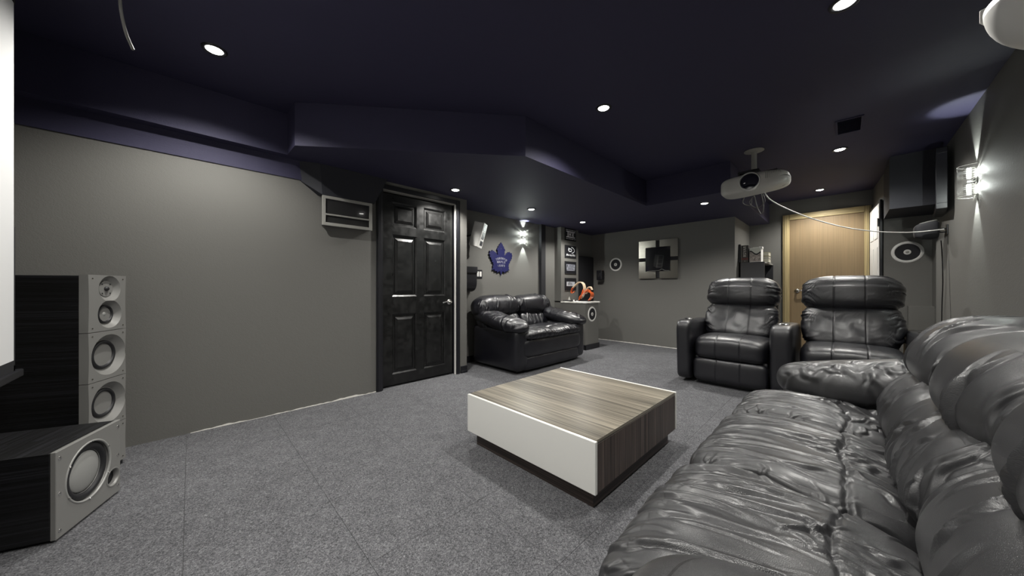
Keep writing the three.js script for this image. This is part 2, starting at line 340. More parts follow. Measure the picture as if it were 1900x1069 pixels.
// ---------------------------------------------------------------- wall sconces: glass half tube, two bulbs in stacked rings
function sconce(x, y, z, turn, label) {
  const t = thing('wall_sconce', label, 'wall lamp', [x, y, z], turn, 'up and down wall sconces');
  part(t, 'back_plate', RB(-0.028, 0.028, -0.02, 0.02, 0.001, 0.012, 0.004), M.chrome);
  part(t, 'arm', new THREE.CylinderGeometry(0.006, 0.006, 0.034, 12).rotateX(Math.PI / 2).translate(0, 0, 0.028), M.chrome);
  const gl = new THREE.CylinderGeometry(0.075, 0.075, 0.235, 36, 1, true, -Math.PI / 2, Math.PI).scale(1, 1, 1.15).translate(0, 0, 0.006);
  part(t, 'glass_shade', gl, M.glass, 'clear half round glass shade');
  part(t, 'rim', merge([new THREE.TorusGeometry(0.075, 0.0025, 6, 36, Math.PI).rotateX(Math.PI / 2).scale(1, 1, 1.15).translate(0, -0.1175, 0.006), new THREE.TorusGeometry(0.075, 0.0015, 6, 36, Math.PI).rotateX(Math.PI / 2).scale(1, 1, 1.15).translate(0, 0.1175, 0.006)]), M.white);
  for (const s of [1, -1]) {
    part(t, 'bulb', new THREE.CylinderGeometry(0.011, 0.011, 0.075, 16).translate(0, s * 0.062, 0.036), M.sconceBulb);
    const rings = []; for (let k = 0; k < 6; k++) rings.push(lathe([[0.014, -0.0011], [0.0285, -0.0011], [0.0285, 0.0011], [0.014, 0.0011], [0.014, -0.0011]], 24).translate(0, s * (0.024 + k * 0.0152), 0.036));
    part(t, 'cooling_rings', merge(rings), M.chrome);
    const pl = new THREE.PointLight(SCONCE_COLOR, SCONCE, 0, 2); pl.position.set(0, s * 0.062, 0.036); pl.castShadow = true; pl.shadow.radius = 0.25; pl.name = 'sconce_glow'; t.add(pl);
    const sp = new THREE.SpotLight(SCONCE_COLOR, SCONCE * 2.4, 0, 0.5, 0.25, 2); sp.position.set(0, s * 0.108, 0.04); sp.target.position.set(0, s * 2, -0.10); sp.castShadow = true; sp.shadow.radius = 0.4; sp.name = 'sconce_beam'; sp.target.name = 'aim'; t.add(sp); t.add(sp.target);
  }
  return t;
}
sconce(XREC, 1.845, -3.835, Math.PI / 2, 'lit glass wall sconce above the loveseat');
sconce(XR, 1.85, -4.275, -Math.PI / 2, 'lit glass wall sconce above the large sofa');

// ---------------------------------------------------------------- large sofa along the right wall (faces -x)
// a set of single folds: each a short ridge with a sharp valley beside it, on an otherwise smooth skin (u, v in metres)
function folds(count, gen) {
  const L = []; for (let i = 0; i < count; i++) L.push(gen(i / Math.max(1, count - 1), i));
  return (u, v) => { let d = 0;
    for (const f of L) {
      const c = Math.cos(f.a), q = Math.sin(f.a), du = u - f.u, dv = v - f.v, al = (du * c + dv * q) / f.l; if (al < -1 || al > 1) continue;
      const ac = (-du * q + dv * c - f.k * al * al - 0.006 * Math.sin(al * 5 + f.p)) / f.w; if (ac < -4 || ac > 4) continue;
      const tp = (1 - al * al) * (1 - al * al * 0.4);
      d += f.h * tp * (Math.exp(-ac * ac) - 0.75 * Math.exp(-Math.pow((ac - 1.35) / 0.65, 2)));
    } return d; };
}
const R = (a, b) => a + (b - a) * rnd();
const crumple = (x, z, s) => { const a = N(x * 8 + 1.5 * N(x * 5, z * 5, s), z * 8, s + 1); return 0.010 * a - 0.006 * crease(a, 5); };
{
  const Z = [-2.36, -1.90, -1.25, -0.60];
  const t = thing('leather_sofa', 'large wrinkled dark grey leather sofa under the wall sconce', 'sofa', [0.15, 0, -1.48]);
  const add = (name, g, label) => part(t, name, g.translate(-0.15, 0, 1.48), M.leather, label);
  add('base', RB(-0.34, 0.60, 0.03, 0.30, -2.60, -0.34, 0.04, 5));
  for (const [x, z] of [[-0.26, -2.5], [-0.26, -0.44], [0.55, -2.5], [0.55, -0.44]]) part(t, 'foot', new THREE.CylinderGeometry(0.025, 0.02, 0.03, 16).translate(x - 0.15, 0.0155, z + 1.48), M.black);
  for (let i = 0; i < 3; i++) {
    const zc = (Z[i] + Z[i + 1]) / 2, hz = (Z[i + 1] - Z[i]) / 2 + 0.012, cx = -0.115, s = 3 + i * 11;
    const long = folds([6, 9, 14][i], t => ({ u: R(-0.38, -0.12), v: Z[i] + (Z[i + 1] - Z[i]) * (t + R(-0.04, 0.04)), a: R(-0.25, 0.12) + (i === 2 ? -0.18 : 0), l: R(0.16, 0.38), k: R(-0.03, 0.04), w: R(0.006, 0.017), h: R(0.004, 0.009) * [0.8, 0.9, 1.15][i], p: R(0, 6) }));
    const edge = folds([14, 18, 22][i], t => ({ u: R(-0.42, -0.33), v: Z[i] + (Z[i + 1] - Z[i]) * (t + R(-0.03, 0.03)), a: R(-0.25, 0.25), l: R(0.05, 0.11), k: R(-0.006, 0.006), w: R(0.004, 0.008), h: R(0.002, 0.0045), p: R(0, 6) }));
    const rear = folds(16, () => ({ u: R(-0.06, 0.14), v: R(Z[i], Z[i + 1]), a: R(-1.4, 1.4), l: R(0.04, 0.11), k: R(-0.015, 0.015), w: R(0.006, 0.014), h: R(0.004, 0.008), p: R(0, 6) }));
    const fine = folds([14, 20, 34][i], t => ({ u: R(-0.36, 0.08), v: Z[i] + (Z[i + 1] - Z[i]) * (t + R(-0.05, 0.05)), a: R(-0.4, 0.3) + (i === 2 ? -0.1 : 0), l: R(0.05, 0.18), k: R(-0.02, 0.02), w: R(0.0045, 0.006), h: R(0.0016, 0.0034), p: R(0, 6) }));
    const puck = folds(18, () => { const e = rnd() < 0.5 ? 0 : 1; return { u: R(-0.36, 0.05), v: Z[i + e] + (e ? -0.02 : 0.02), a: 1.57 + R(-0.7, 0.7), l: R(0.02, 0.06), k: R(-0.005, 0.005), w: R(0.004, 0.009), h: R(0.002, 0.006), p: R(0, 6) }; });
    add('seat_cushion', soft(cx, 0.335, zc, 0.295, 0.135, hz, { n: [3.0, 2.8, 9], cell: [0.005, 0.005, 0.0038],
      warp: (v, q) => { v.y += 0.012 * (1 - q.z * q.z) * (q.y > 0 ? 1 : 0) - (q.y > 0 ? 0.018 * sstep(-0.2, 1, q.x) : 0); },
      wrinkle: (v, nv) => {
        // arc-like coordinate: runs over the top and on down the front
        const x = v.x + cx - (nv.y < 0.6 && v.x < -0.1 ? (0.6 - nv.y) * 0.10 : 0), z = v.z + zc, up = sstep(-0.3, 0.5, nv.y), sm = x + 0.045 * N(z * 5, 3) + 0.012 * N(z * 21, 6);
        let d = long(x, z) + edge(x, z) + fine(x, z) + up * (rear(x, z) + puck(x, z)) + 0.008 * N(x * 5, z * 5, s) * up + 0.004 * N(x * 10, z * 12, s + 2) * up;
        d -= 0.010 * groove(sm, 0.0055) * up;
        d -= 0.005 * groove(hz - 0.012 - Math.abs(v.z), 0.010);
        return d;
      } }));
    add('front_roll', soft(-0.325, 0.20, zc, 0.062, 0.085, hz - 0.002, { n: [2.4, 2.6, 8], cell: 0.009, wrinkle: v => 0.004 * N(v.y * 8, (v.z + zc) * 20, s + 50) }));
    // folds that run round the bolsters: u is the arc about the long axis, v the length
    const around = (n, hz, str, ends) => folds(n, () => { const e = rnd() < ends, sd = rnd() < 0.5 ? -1 : 1; return { u: R(-0.02, 0.42), v: e ? sd * hz * R(0.72, 0.99) : R(-hz, hz), a: R(-0.22, 0.22), l: R(0.05, 0.19), k: R(-0.02, 0.02), w: R(0.005, 0.012), h: str * R(0.003, 0.008), p: R(0, 6) }; });
    const lf = around([20, 30, 20][i], hz, 1.35, 0.35);
    add('lumbar_cushion', soft(0.285, 0.545, zc + (i === 0 ? 0.01 : 0), 0.165, 0.150, hz + 0.004, { n: [2.5, 2.5, 6], cell: 0.0055,
      warp: (v, q) => { v.x += 0.36 * v.y; },
      wrinkle: (v, nv) => lf(0.16 * (Math.atan2(v.y, -v.x) + 0.6), v.z) + 0.006 * N(v.x * 6, v.y * 6, v.z * 7 + s) - 0.007 * groove(hz - Math.abs(v.z), 0.012) }));
    const hz2 = hz + 0.022 + (i === 0 ? 0.05 : 0), hf = around([26, 28, 22][i], hz2, 1.5, 0.55);
    add('headrest_cushion', soft(0.425, 0.745, zc - (i === 0 ? 0.05 : 0), 0.225, 0.158, hz2, { n: [2.5, 2.4, 3.6], cell: 0.006,
      warp: (v, q) => { v.x += 0.05 * q.y; v.y += 0.02 * (1 - q.z * q.z); },
      wrinkle: (v, nv) => hf(0.19 * (Math.atan2(v.y, -v.x) + 0.6), v.z) + 0.008 * N(v.x * 5, v.y * 5, v.z * 6 + s) }));
  }
  add('back_panel', RB(0.47, 0.68, 0.05, 0.80, -2.56, -0.38, 0.04, 4));
  for (const [zc, far] of [[-2.505, 1], [-0.462, 0]]) {
    add('arm_panel', RB(-0.26, 0.58, 0.04, 0.46, zc - 0.13, zc + 0.13, 0.05, 5));
    const hx = 0.45, cx = 0.165, af = folds(18, t => ({ u: -0.40 + 0.42 * t + R(-0.03, 0.03), v: R(-0.04, 0.26), a: R(0.3, 2.4), l: R(0.04, 0.12), k: R(-0.03, 0.03), w: R(0.010, 0.020), h: R(0.004, 0.009), p: R(0, 6) })), ag = folds(9, () => ({ u: R(0.05, 0.4), v: R(-0.12, 0.18), a: R(-0.8, 0.8), l: R(0.06, 0.16), k: R(-0.02, 0.02), w: R(0.008, 0.016), h: R(0.003, 0.006), p: R(0, 6) }));
    add('arm_cushion', soft(cx, far ? 0.505 : 0.545, zc, far ? hx : 0.405, far ? 0.122 : 0.108, far ? 0.185 : 0.178, { n: [far ? 3.2 : 5, 2.4, 2.5], cell: far ? 0.006 : 0.006,
      warp: (v, q) => { v.y += 0.075 * sstep(-0.7, 0.6, q.x) ; v.z *= 1 - 0.12 * sstep(0.2, -1, q.x); },
      wrinkle: (v, nv) => {
        const up = sstep(-0.2, 0.4, nv.y), s = 70 + far * 20; let d = 0;
        const w = v.z + (0.5 - nv.y) * 0.06; if (far) d += af(v.x, w) + ag(v.x, w) - 0.008 * groove(v.x - 0.035, 0.005);
        else d += 0.7 * ag(v.x, w);
        return d + 0.005 * N(v.x * 6, v.z * 6, s);
      } }), far ? 'creased arm cushion with a cross seam' : undefined);
  }
}

// ---------------------------------------------------------------- reclining theatre seats (face +z)
function recliner(name, label, x, arms) {
  const t = thing(name, label, 'recliner', [x, 0, -4.32], 0, 'two theatre recliners side by side');
  const Lm = M.leatherDark, add = (n, g, l) => part(t, n, g, Lm, l), W = 0.33;
  const seam = (xx, w = 0.004, dd = 0.006) => -dd * (groove(xx - 0.105, w) + groove(xx + 0.105, w));
  add('base', RB(-W + 0.01, W - 0.01, 0.03, 0.30, -0.32, 0.36, 0.02));
  part(t, 'foot_rail', RB(-W + 0.03, W - 0.03, 0.0, 0.03, -0.28, 0.34, 0.008), M.black);
  add('footrest_flap', soft(0, 0.165, 0.385, W - 0.004, 0.125, 0.05, { n: [9, 5, 2.6], cell: [0.0035, 0.012, 0.012], wrinkle: v => seam(v.x) + 0.002 * N(v.x * 9, v.y * 9, 4) }));
  add('seat_cushion', soft(0, 0.385, 0.13, W - 0.002, 0.125, 0.325, { n: [10, 3.4, 3.4], cell: [0.0035, 0.010, 0.010],
    warp: (v, q) => { v.y += 0.03 * (1 - q.x * q.x) * (q.y > 0 ? 1 : 0) * (1 - 0.6 * sstep(-0.6, 1, -q.z)); },
    wrinkle: v => seam(v.x) + 0.002 * N(v.x * 8, v.y * 8, v.z * 8) + 0.0018 * N(v.x * 14, v.z * 14, 8) }));
  const tilt = (g, a, py, pz) => g.translate(0, -py, -pz).rotateX(a).translate(0, py, pz);
  const bw = 0.348;
  const side = (v, s) => { const e = sstep(0.55, 1, Math.abs(v.x) / bw); const a = N(v.x * 6, v.y * 30 + 3 * N(v.x * 7, v.y * 6, s), s); return (0.12 + e) * (0.011 * a - 0.008 * crease(a, 5)); };
  add('back_panel', tilt(RB(-bw + 0.03, bw - 0.03, 0.30, 1.03, -0.36, -0.24, 0.04, 4), -0.19, 0.4, -0.25));
  add('lumbar_cushion', tilt(soft(0, 0.635, -0.155, bw, 0.205, 0.125, { n: [5, 5.5, 2.8], cell: [0.0035, 0.009, 0.009],
    warp: (v, q) => { v.x *= 1 - 0.06 * sstep(0, -1, q.y); v.z += 0.035 * (1 - q.x * q.x) - 0.05 * q.y + 0.03; },
    wrinkle: v => seam(v.x, 0.004, 0.005) + side(v, x * 3 + 2) + 0.009 * N(v.x * 5, v.y * 6, x * 7) + 0.0045 * N(v.x * 11, v.y * 12, x * 5) }), -0.19, 0.4, -0.25));
  add('headrest_cushion', tilt(soft(0, 0.965, -0.165, bw + 0.004, 0.172, 0.150, { n: [4.6, 3.8, 2.6], cell: [0.0035, 0.009, 0.009],
    warp: (v, q) => { v.z += 0.035 * (1 - q.x * q.x) * (q.y < 0.3 ? 1 : 0.7); v.y -= 0.022 * Math.pow(Math.abs(q.x), 4) * (q.y > 0 ? 1 : 0); },
    wrinkle: v => seam(v.x, 0.004, 0.005) + side(v, x * 3 + 9) * 0.9 + 0.004 * N(v.x * 6, v.y * 7, x * 9) }), -0.19, 0.4, -0.25));
  for (const [ax, w] of arms) {
    add('arm', soft(ax, 0.345, 0.045, w / 2, 0.318, 0.415, { n: [6, 9, 9], cell: 0.016, warp: (v, q) => { v.y += 0.018 * sstep(-0.5, 1, q.z) * (q.y > 0 ? 1 : 0); v.z += (q.z > 0 ? 0.02 * sstep(-0.6, 0.8, q.y) : 0); }, wrinkle: v => 0.002 * N(v.x * 9, v.y * 7, v.z * 9) }));
    const cup = part(t, 'cup_holder', lathe([[0.034, -0.02], [0.037, 0.003], [0.044, 0.006], [0.050, -0.002]], 32).translate(ax, 0.683, 0.27), M.chrome, 'chrome cup holder ring');
    part(cup, 'cup_well', lathe([[0, -0.006], [0.0345, -0.006], [0.0355, -0.001]], 28).translate(ax, 0.686, 0.27), M.black);
  }
  return t;
}
recliner('theatre_recliner', 'black leather theatre recliner with two cup holder arms', -0.838, [[-0.413, 0.155], [0.427, 0.185]]);
recliner('theatre_recliner', 'black leather theatre recliner in front of the tan door, partly behind the large sofa', 0.030, [[0.418, 0.16]]);

// ---------------------------------------------------------------- loveseat in the recess (faces +x)
{
  const PX = -3.12, PZ = -3.42;
  const t = thing('leather_loveseat', 'black leather loveseat with puffy arms below the blue leaf', 'loveseat', [PX, 0, PZ]);
  const add = (n, g, l) => part(t, n, g.translate(-PX, 0, -PZ), M.leatherLove, l);
  add('base', RB(-3.56, -2.70, 0.03, 0.40, -4.02, -2.74, 0.03, 4));
  add('front_panel', soft(-2.70, 0.30, -3.41, 0.05, 0.115, 0.60, { n: [3, 4, 12], cell: 0.018, wrinkle: v => 0.003 * N(v.z * 6, v.y * 6, 3) }));
  add('lower_panel', soft(-2.715, 0.115, -3.41, 0.045, 0.085, 0.60, { n: [3, 5, 12], cell: 0.018, wrinkle: v => 0.002 * N(v.z * 6, v.y * 6, 8) }));
  const puck = (zv, xv, s) => { const a = N(zv * 20, xv * 3, s), b = N(zv * 44, xv * 6, s + 4), m = 0.7 + 0.8 * N(zv * 5, s); return m * (0.015 * a + 0.006 * b - 0.009 * crease(a, 5)); };
  add('seat_cushion', soft(-2.985, 0.445, -3.42, 0.375, 0.068, 0.63, { n: [4, 2.4, 9], cell: 0.010,
    warp: (v, q) => { v.y += (q.y > 0 ? 0.018 * Math.sin(Math.abs(q.z) * Math.PI) : 0) - (q.y > 0 ? 0.03 * sstep(0.1, -1, q.x) : 0); },
    wrinkle: v => { const f = sstep(0.18, 0.34, v.x); return f * 1.1 * puck(v.z, v.x + v.y, 2) + (1 - f) * 0.8 * crumple(v.x * 0.8, v.z * 0.7, 41) - 0.014 * groove(v.x - 0.16 - 0.01 * N(v.z * 9, 2), 0.012) * (v.y > 0 ? 1 : 0) - 0.01 * groove(v.z, 0.015); } }));
  const bolster = (n, hz, str) => folds(n, () => { const e = rnd() < 0.6, sd = rnd() < 0.5 ? -1 : 1; return { u: R(0, 0.36), v: e ? sd * hz * R(0.6, 0.98) : R(-hz, hz), a: R(-0.3, 0.3), l: R(0.05, 0.16), k: R(-0.02, 0.02), w: R(0.008, 0.016), h: str * R(0.005, 0.012), p: R(0, 6) }; });
  for (const [zc, s] of [[-3.045, 1], [-3.775, 2]]) {
    const bl = bolster(14, 0.35, 0.9), bh = bolster(22, 0.39, 1);
    add('lumbar_cushion', soft(-3.36, 0.575, zc, 0.13, 0.12, 0.355, { n: [2.6, 2.8, 6], cell: 0.010, warp: (v, q) => { v.x -= 0.06 * q.y; v.y += 0.015 * Math.abs(q.z); }, wrinkle: v => bl(0.13 * (Math.atan2(v.y, v.x) + 0.6), v.z) + puck(v.z, v.y, s + 10) * 0.4 }));
    add('headrest_cushion', soft(-3.42, 0.79, zc, 0.165, 0.145, 0.395, { n: [2.5, 2.5, 3.6], cell: 0.010,
      warp: (v, q) => { v.x -= 0.02 * q.y; v.y -= 0.045 * Math.pow(Math.abs(q.z), 3) * (s === 1 ? (q.z > 0 ? 1 : 0.2) : (q.z < 0 ? 1 : 0.2)); },
      wrinkle: v => bh(0.16 * (Math.atan2(v.y, v.x) + 0.6), v.z) + 0.01 * N(v.x * 5, v.y * 5, v.z * 5 + s) }));
  }
  for (const sgn of [1, -1]) {
    const zc = PZ + sgn * 0.60, ar = folds(22, t => ({ u: -0.44 + 0.88 * t + R(-0.02, 0.02), v: R(-0.12, 0.14), a: 1.57 + R(-0.6, 0.6), l: R(0.05, 0.15), k: R(-0.03, 0.03), w: R(0.009, 0.018), h: R(0.004, 0.011), p: R(0, 6) }));
    add('arm_panel', soft(-3.10, 0.29, zc, 0.43, 0.255, 0.115, { n: [10, 10, 4], cell: 0.02, wrinkle: v => 0.003 * N(v.x * 7, v.y * 7, sgn) }));
    add('arm_cushion', soft(-3.09, 0.585, zc + sgn * 0.015, 0.475, 0.095, 0.165, { n: [3.2, 2.3, 2.5], cell: 0.010,
      warp: (v, q) => { v.y += 0.075 * sstep(0.5, -0.8, q.x) - 0.03 * sstep(0.3, 1, q.x); v.z *= 1 - 0.18 * sstep(0.3, -1, q.x); },
      wrinkle: v => ar(v.x, v.z + (v.y < 0 ? -v.y : 0) * Math.sign(v.z)) + 0.009 * N(v.x * 5, v.z * 7, sgn) }));
  }
}

// ---------------------------------------------------------------- coffee table
{
  const X0 = -1.735, X1 = -0.79, Z0 = -2.31, Z1 = -1.30, t = thing('coffee_table', 'low square coffee table with wood grain top and white drawer fronts', 'coffee table', [(X0 + X1) / 2, 0, (Z0 + Z1) / 2]);
  const add = (n, g, m, l) => part(t, n, g.translate(-(X0 + X1) / 2, 0, -(Z0 + Z1) / 2), m, l), mid = -1.84;
  add('plinth', uvm(RB(X0 + 0.035, X1 - 0.035, 0.001, 0.092, Z0 + 0.045, Z1 - 0.045, 0.003)), M.tableSide);
  add('carcass', B(X0 + 0.012, X1 - 0.012, 0.092, 0.318, Z0 + 0.03, Z1 - 0.03), M.black);
  add('tabletop', uvm(RB(X0 + 0.001, X1 - 0.001, 0.318, 0.337, Z0 + 0.018, Z1 - 0.02, 0.0015)), M.tableTop);
  for (const [a, b] of [[X1 - 0.016, X1], [X0, X0 + 0.016]]) { add('side_panel', uvm(RB(a, b, 0.093, 0.3175, mid + 0.0012, Z1 - 0.02, 0.0015), true), M.tableSide); add('side_panel', uvm(RB(a, b, 0.093, 0.3175, Z0 + 0.018, mid - 0.0012, 0.0015), true), M.tableSide); }
  add('drawer_front', RB(X0 - 0.004, X1 + 0.004, 0.093, 0.334, Z1 - 0.017, Z1 + 0.002, 0.003), M.whiteGloss, 'white drawer front');
  add('drawer_front', RB(X0 - 0.004, X1 + 0.004, 0.093, 0.338, Z0 - 0.002, Z0 + 0.015, 0.003), M.whiteGloss, 'white drawer front');
}

// ---------------------------------------------------------------- loudspeakers by the screen
const ev = new Evaluator(); ev.useGroups = false; ev.attributes = ['position', 'normal', 'uv'];
const cut = (g, list) => { let a = new Brush(g); a.updateMatrixWorld(); for (const c of list) { const b = new Brush(c); b.updateMatrixWorld(); a = ev.evaluate(a, b, SUBTRACTION); } return a.geometry; };
const coneCut = (x, y, z, r1, r2, d) => new THREE.CylinderGeometry(r1, r2, d, 44).rotateX(Math.PI / 2).translate(x, y, z - d / 2 + 0.0006);
function driver(parent, x, y, z, r, dome = 0.3, flat = 0.8) {        // facing +z, z is the plane of the rim
  const d = part(parent, 'driver_surround', lathe([[r * 0.74, -0.006], [r * 0.79, 0.003], [r * 0.86, 0.006], [r * 0.94, 0.003], [r, -0.002], [r, -0.012]], 44).rotateX(Math.PI / 2).translate(x, y, z), M.rubber, 'black rubber surround');
  part(d, 'cone', lathe([[0, -r * 0.321], [r * dome, -r * (dome > 0.6 ? 0.1 : 0.32)], [r * 0.755, -0.004]], 44).rotateX(Math.PI / 2).translate(x, y, z), M.silverCone, 'silver cone');
  const pr = []; for (let k = 0; k <= 8; k++) { const a = k / 8 * Math.PI / 2; pr.push([r * dome * Math.sin(a), r * dome * flat * Math.cos(a) - r * (dome > 0.6 ? 0.1 : 0.32)]); }
  part(d, 'dust_cap', lathe(pr, 32).rotateX(Math.PI / 2).translate(x, y, z), M.silverCone);
}
{
  const t = thing('tower_speaker', 'tall tower speaker with silver front and black side beside the screen', 'speaker', [-2.871, 0, 0.326], Math.PI - 0.459);
  const W = 0.1215;
  part(t, 'cabinet', uvm(RB(-W + 0.006, W - 0.006, 0.03, 1.095, -0.37, -0.036, 0.004)), M.ash, 'black ash cabinet');
  part(t, 'plinth', RB(-W + 0.004, W - 0.004, 0.0, 0.03, -0.375, -0.01, 0.006), M.black);
  const mods = [[0.795, 1.10], [0.528, 0.792], [0.262, 0.525], [0.03, 0.259]];
  mods.forEach(([y0, y1], i) => {
    const yc = (y0 + y1) / 2, hh = y1 - y0;
    // front plate, its sides waisted in the middle of each module
    const pl = new THREE.Shape(); pl.moveTo(-W, -hh / 2); pl.lineTo(W, -hh / 2); pl.lineTo(W, hh / 2); pl.lineTo(-W, hh / 2);
    let g = new THREE.BoxGeometry(2 * W, hh, 0.036, 1, 14, 1).translate(0, yc, -0.018);
    const p = g.attributes.position; for (let k = 0; k < p.count; k++) { const q = (p.getY(k) - yc) / (hh / 2); if (p.getZ(k) > -0.01) p.setX(k, p.getX(k) * (0.965 + 0.035 * Math.pow(Math.abs(q), 1.6))); }
    g.computeVertexNormals();
    const cuts = i === 0 ? [coneCut(0.012, 1.026, 0, 0.072, 0.045, 0.022), coneCut(0.012, 0.885, 0, 0.078, 0.056, 0.026)] : i < 3 ? [coneCut(0.008, yc, 0, 0.112, 0.084, 0.030)] : [];
    const m = part(t, 'front_plate', cut(g, cuts), M.silver, 'silver front plate');
    if (i === 0) {
      const tw = part(m, 'tweeter_plate', new THREE.CylinderGeometry(0.044, 0.044, 0.004, 36).rotateX(Math.PI / 2).translate(0.012, 1.026, -0.019), M.silver);
      part(m, 'tweeter_dome', new THREE.SphereGeometry(0.013, 20, 12).translate(0.012, 1.026, -0.017), M.rubber);
      driver(m, 0.012, 0.885, -0.021, 0.052, 0.36);
      for (let k = 0; k < 4; k++) part(m, 'screw', new THREE.CylinderGeometry(0.003, 0.003, 0.003, 10).rotateX(Math.PI / 2).translate(0.012 + 0.036 * Math.cos(k * 1.571 + 0.8), 1.026 + 0.036 * Math.sin(k * 1.571 + 0.8), -0.016), M.black);
    } else if (i < 3) driver(m, 0.008, yc, -0.025, 0.080, 0.32);
    for (const sx of [-1, 1]) for (const yy of [y0 + 0.02, y1 - 0.02]) part(m, 'screw', new THREE.CylinderGeometry(0.0035, 0.0035, 0.003, 10).rotateX(Math.PI / 2).translate(sx * 0.098, yy, 0.0006), M.steel);
  });
}
{
  // front faces the same way as the tower's, a little more turned
  const t = thing('subwoofer', 'black subwoofer cube with silver front and round port', 'subwoofer', [-2.4015, 0, 0.320], Math.PI - 0.376);
  const W = 0.1825;
  part(t, 'cabinet', uvm(RB(-W + 0.001, W - 0.001, 0.012, 0.364, -0.42, -0.018, 0.003)), M.ash, 'black ash cabinet');
  for (const sx of [-1, 1]) for (const z of [-0.38, -0.05]) part(t, 'foot', new THREE.CylinderGeometry(0.018, 0.015, 0.012, 16).translate(sx * 0.14, 0.0065, z), M.black);
  const pl = part(t, 'front_plate', cut(RB(-W, W, 0.010, 0.366, -0.0175, 0, 0.003), [coneCut(-0.012, 0.208, 0, 0.128, 0.121, 0.02), coneCut(0.132, 0.100, 0, 0.043, 0.033, 0.03)]), M.silver, 'silver front plate');
  part(pl, 'ring', new THREE.TorusGeometry(0.126, 0.005, 10, 60).translate(-0.012, 0.208, -0.002), M.silverCone);
  driver(pl, -0.012, 0.208, -0.010, 0.122, 0.72, 0.22);
  part(pl, 'port', lathe([[0.045, 0.0008], [0.041, 0.003], [0.037, 0.0], [0.032, -0.014], [0.031, -0.09], [0, -0.09]], 36).rotateX(Math.PI / 2).translate(0.132, 0.100, 0), M.silver, 'flared bass port');
  part(pl, 'port_tube', lathe([[0.0305, -0.016], [0.0305, -0.088], [0, -0.088]], 30).rotateX(Math.PI / 2).translate(0.132, 0.100, 0), M.blackMatte);
  for (const [a, b] of [[-0.165, 0.335], [0.165, 0.335], [-0.165, 0.19], [0.165, 0.195], [-0.165, 0.04], [0.165, 0.045]]) part(pl, 'screw', lathe([[0.003, 0.0012], [0.0065, 0.0018], [0.008, 0.0002]], 16).rotateX(Math.PI / 2).translate(a, b, 0.0002), M.chrome);
  for (let k = 0; k < 6; k++) { const a = k * Math.PI / 3 + 0.5; part(pl, 'screw', new THREE.SphereGeometry(0.004, 10, 6).translate(-0.012 + 0.127 * Math.cos(a), 0.208 + 0.127 * Math.sin(a), 0.003), M.chrome); }
}
{
  const t = thing('projection_screen', 'white projection screen with black border beside the tower speaker', 'screen', [-1.10, 0.66, 0.515]);
  part(t, 'fabric', B(-1.272, 1.28, 0.075, 1.53, -0.002, 0.0), M.screen, 'white matte fabric');
  part(t, 'border', merge([B(-1.286, 1.294, 0.03, 0.075, -0.002, 0.0), B(-1.286, -1.272, 0.03, 0.62, -0.002, 0.0), B(1.28, 1.294, 0.03, 1.53, -0.002, 0.0), B(-1.286, 1.294, 1.53, 1.70, -0.002, 0.0)]), M.blackMatte);
  part(t, 'weight_bar', RB(-1.33, 1.33, 0.0, 0.032, -0.014, 0.012, 0.006), M.black);
  part(t, 'case', RB(-1.36, 1.36, 1.69, 1.778, -0.05, 0.05, 0.01), M.black);
}

// ---------------------------------------------------------------- projector and its cable
{
  const t = thing('ceiling_projector', 'off white projector hanging from the ceiling on a short pole', 'projector', [-0.655, H2, -4.13]);
  const body = soft(0, -0.345, 0, 0.285, 0.088, 0.16, { n: [7, 4, 6], cell: 0.014, warp: (v, q) => { v.y *= 1 - 0.16 * Math.pow(Math.abs(q.x), 3); v.z -= (q.z > 0 ? 0.05 * Math.pow(Math.abs(q.x), 2.5) : 0); v.y += (q.y < 0 ? 0.02 * q.x : 0); } });
  part(t, 'body', body, M.projector);
  part(t, 'lens_ring', lathe([[0.076, -0.02], [0.078, 0.012], [0.086, 0.014], [0.091, -0.03]], 44).rotateX(Math.PI / 2).translate(-0.012, -0.345, 0.156), M.white);
  part(t, 'lens', lathe([[0, 0.008], [0.04, 0.006], [0.0765, 0.001]], 40).rotateX(Math.PI / 2).translate(-0.012, -0.345, 0.158), M.lensGlass, 'dark lens');
  for (let k = 0; k < 9; k++) part(t, 'vent_slat', RB(0.115 + k * 0.0135, 0.121 + k * 0.0135, -0.345, -0.285, 0.145 - k * 0.0035, 0.16 - k * 0.0045, 0.002), M.frameGrey);
  part(t, 'top_recess', RB(0.10, 0.20, -0.262, -0.257, 0.02, 0.11, 0.002), M.black);
  part(t, 'mount_plate', lathe([[0, 0], [0.085, 0], [0.085, -0.006], [0.05, -0.012], [0, -0.012]], 36), M.frameGrey);
  part(t, 'pole', new THREE.CylinderGeometry(0.024, 0.024, 0.20, 24).translate(0, -0.105, 0), M.frameGrey);
  part(t, 'bracket', merge([RB(-0.13, 0.05, -0.228, -0.205, -0.06, 0.06, 0.005), RB(-0.13, -0.11, -0.27, -0.21, -0.06, 0.06, 0.004), RB(0.03, 0.05, -0.27, -0.21, -0.06, 0.06, 0.004)]), M.black);
  part(t, 'loose_cables', merge([tube([[0.0, -0.42, -0.10], [-0.06, -0.50, -0.13], [0.0, -0.56, -0.14], [0.07, -0.52, -0.12], [0.06, -0.43, -0.10]], 0.004), tube([[-0.10, -0.42, -0.12], [-0.12, -0.49, -0.15], [-0.06, -0.52, -0.17], [-0.04, -0.44, -0.14]], 0.005), tube([[-0.02, -0.43, -0.14], [0.0, -0.56, -0.2], [0.03, -0.62, -0.22], [0.05, -0.56, -0.2], [0.04, -0.42, -0.14]], 0.005)]), M.cableGrey, 'looped cables');
}
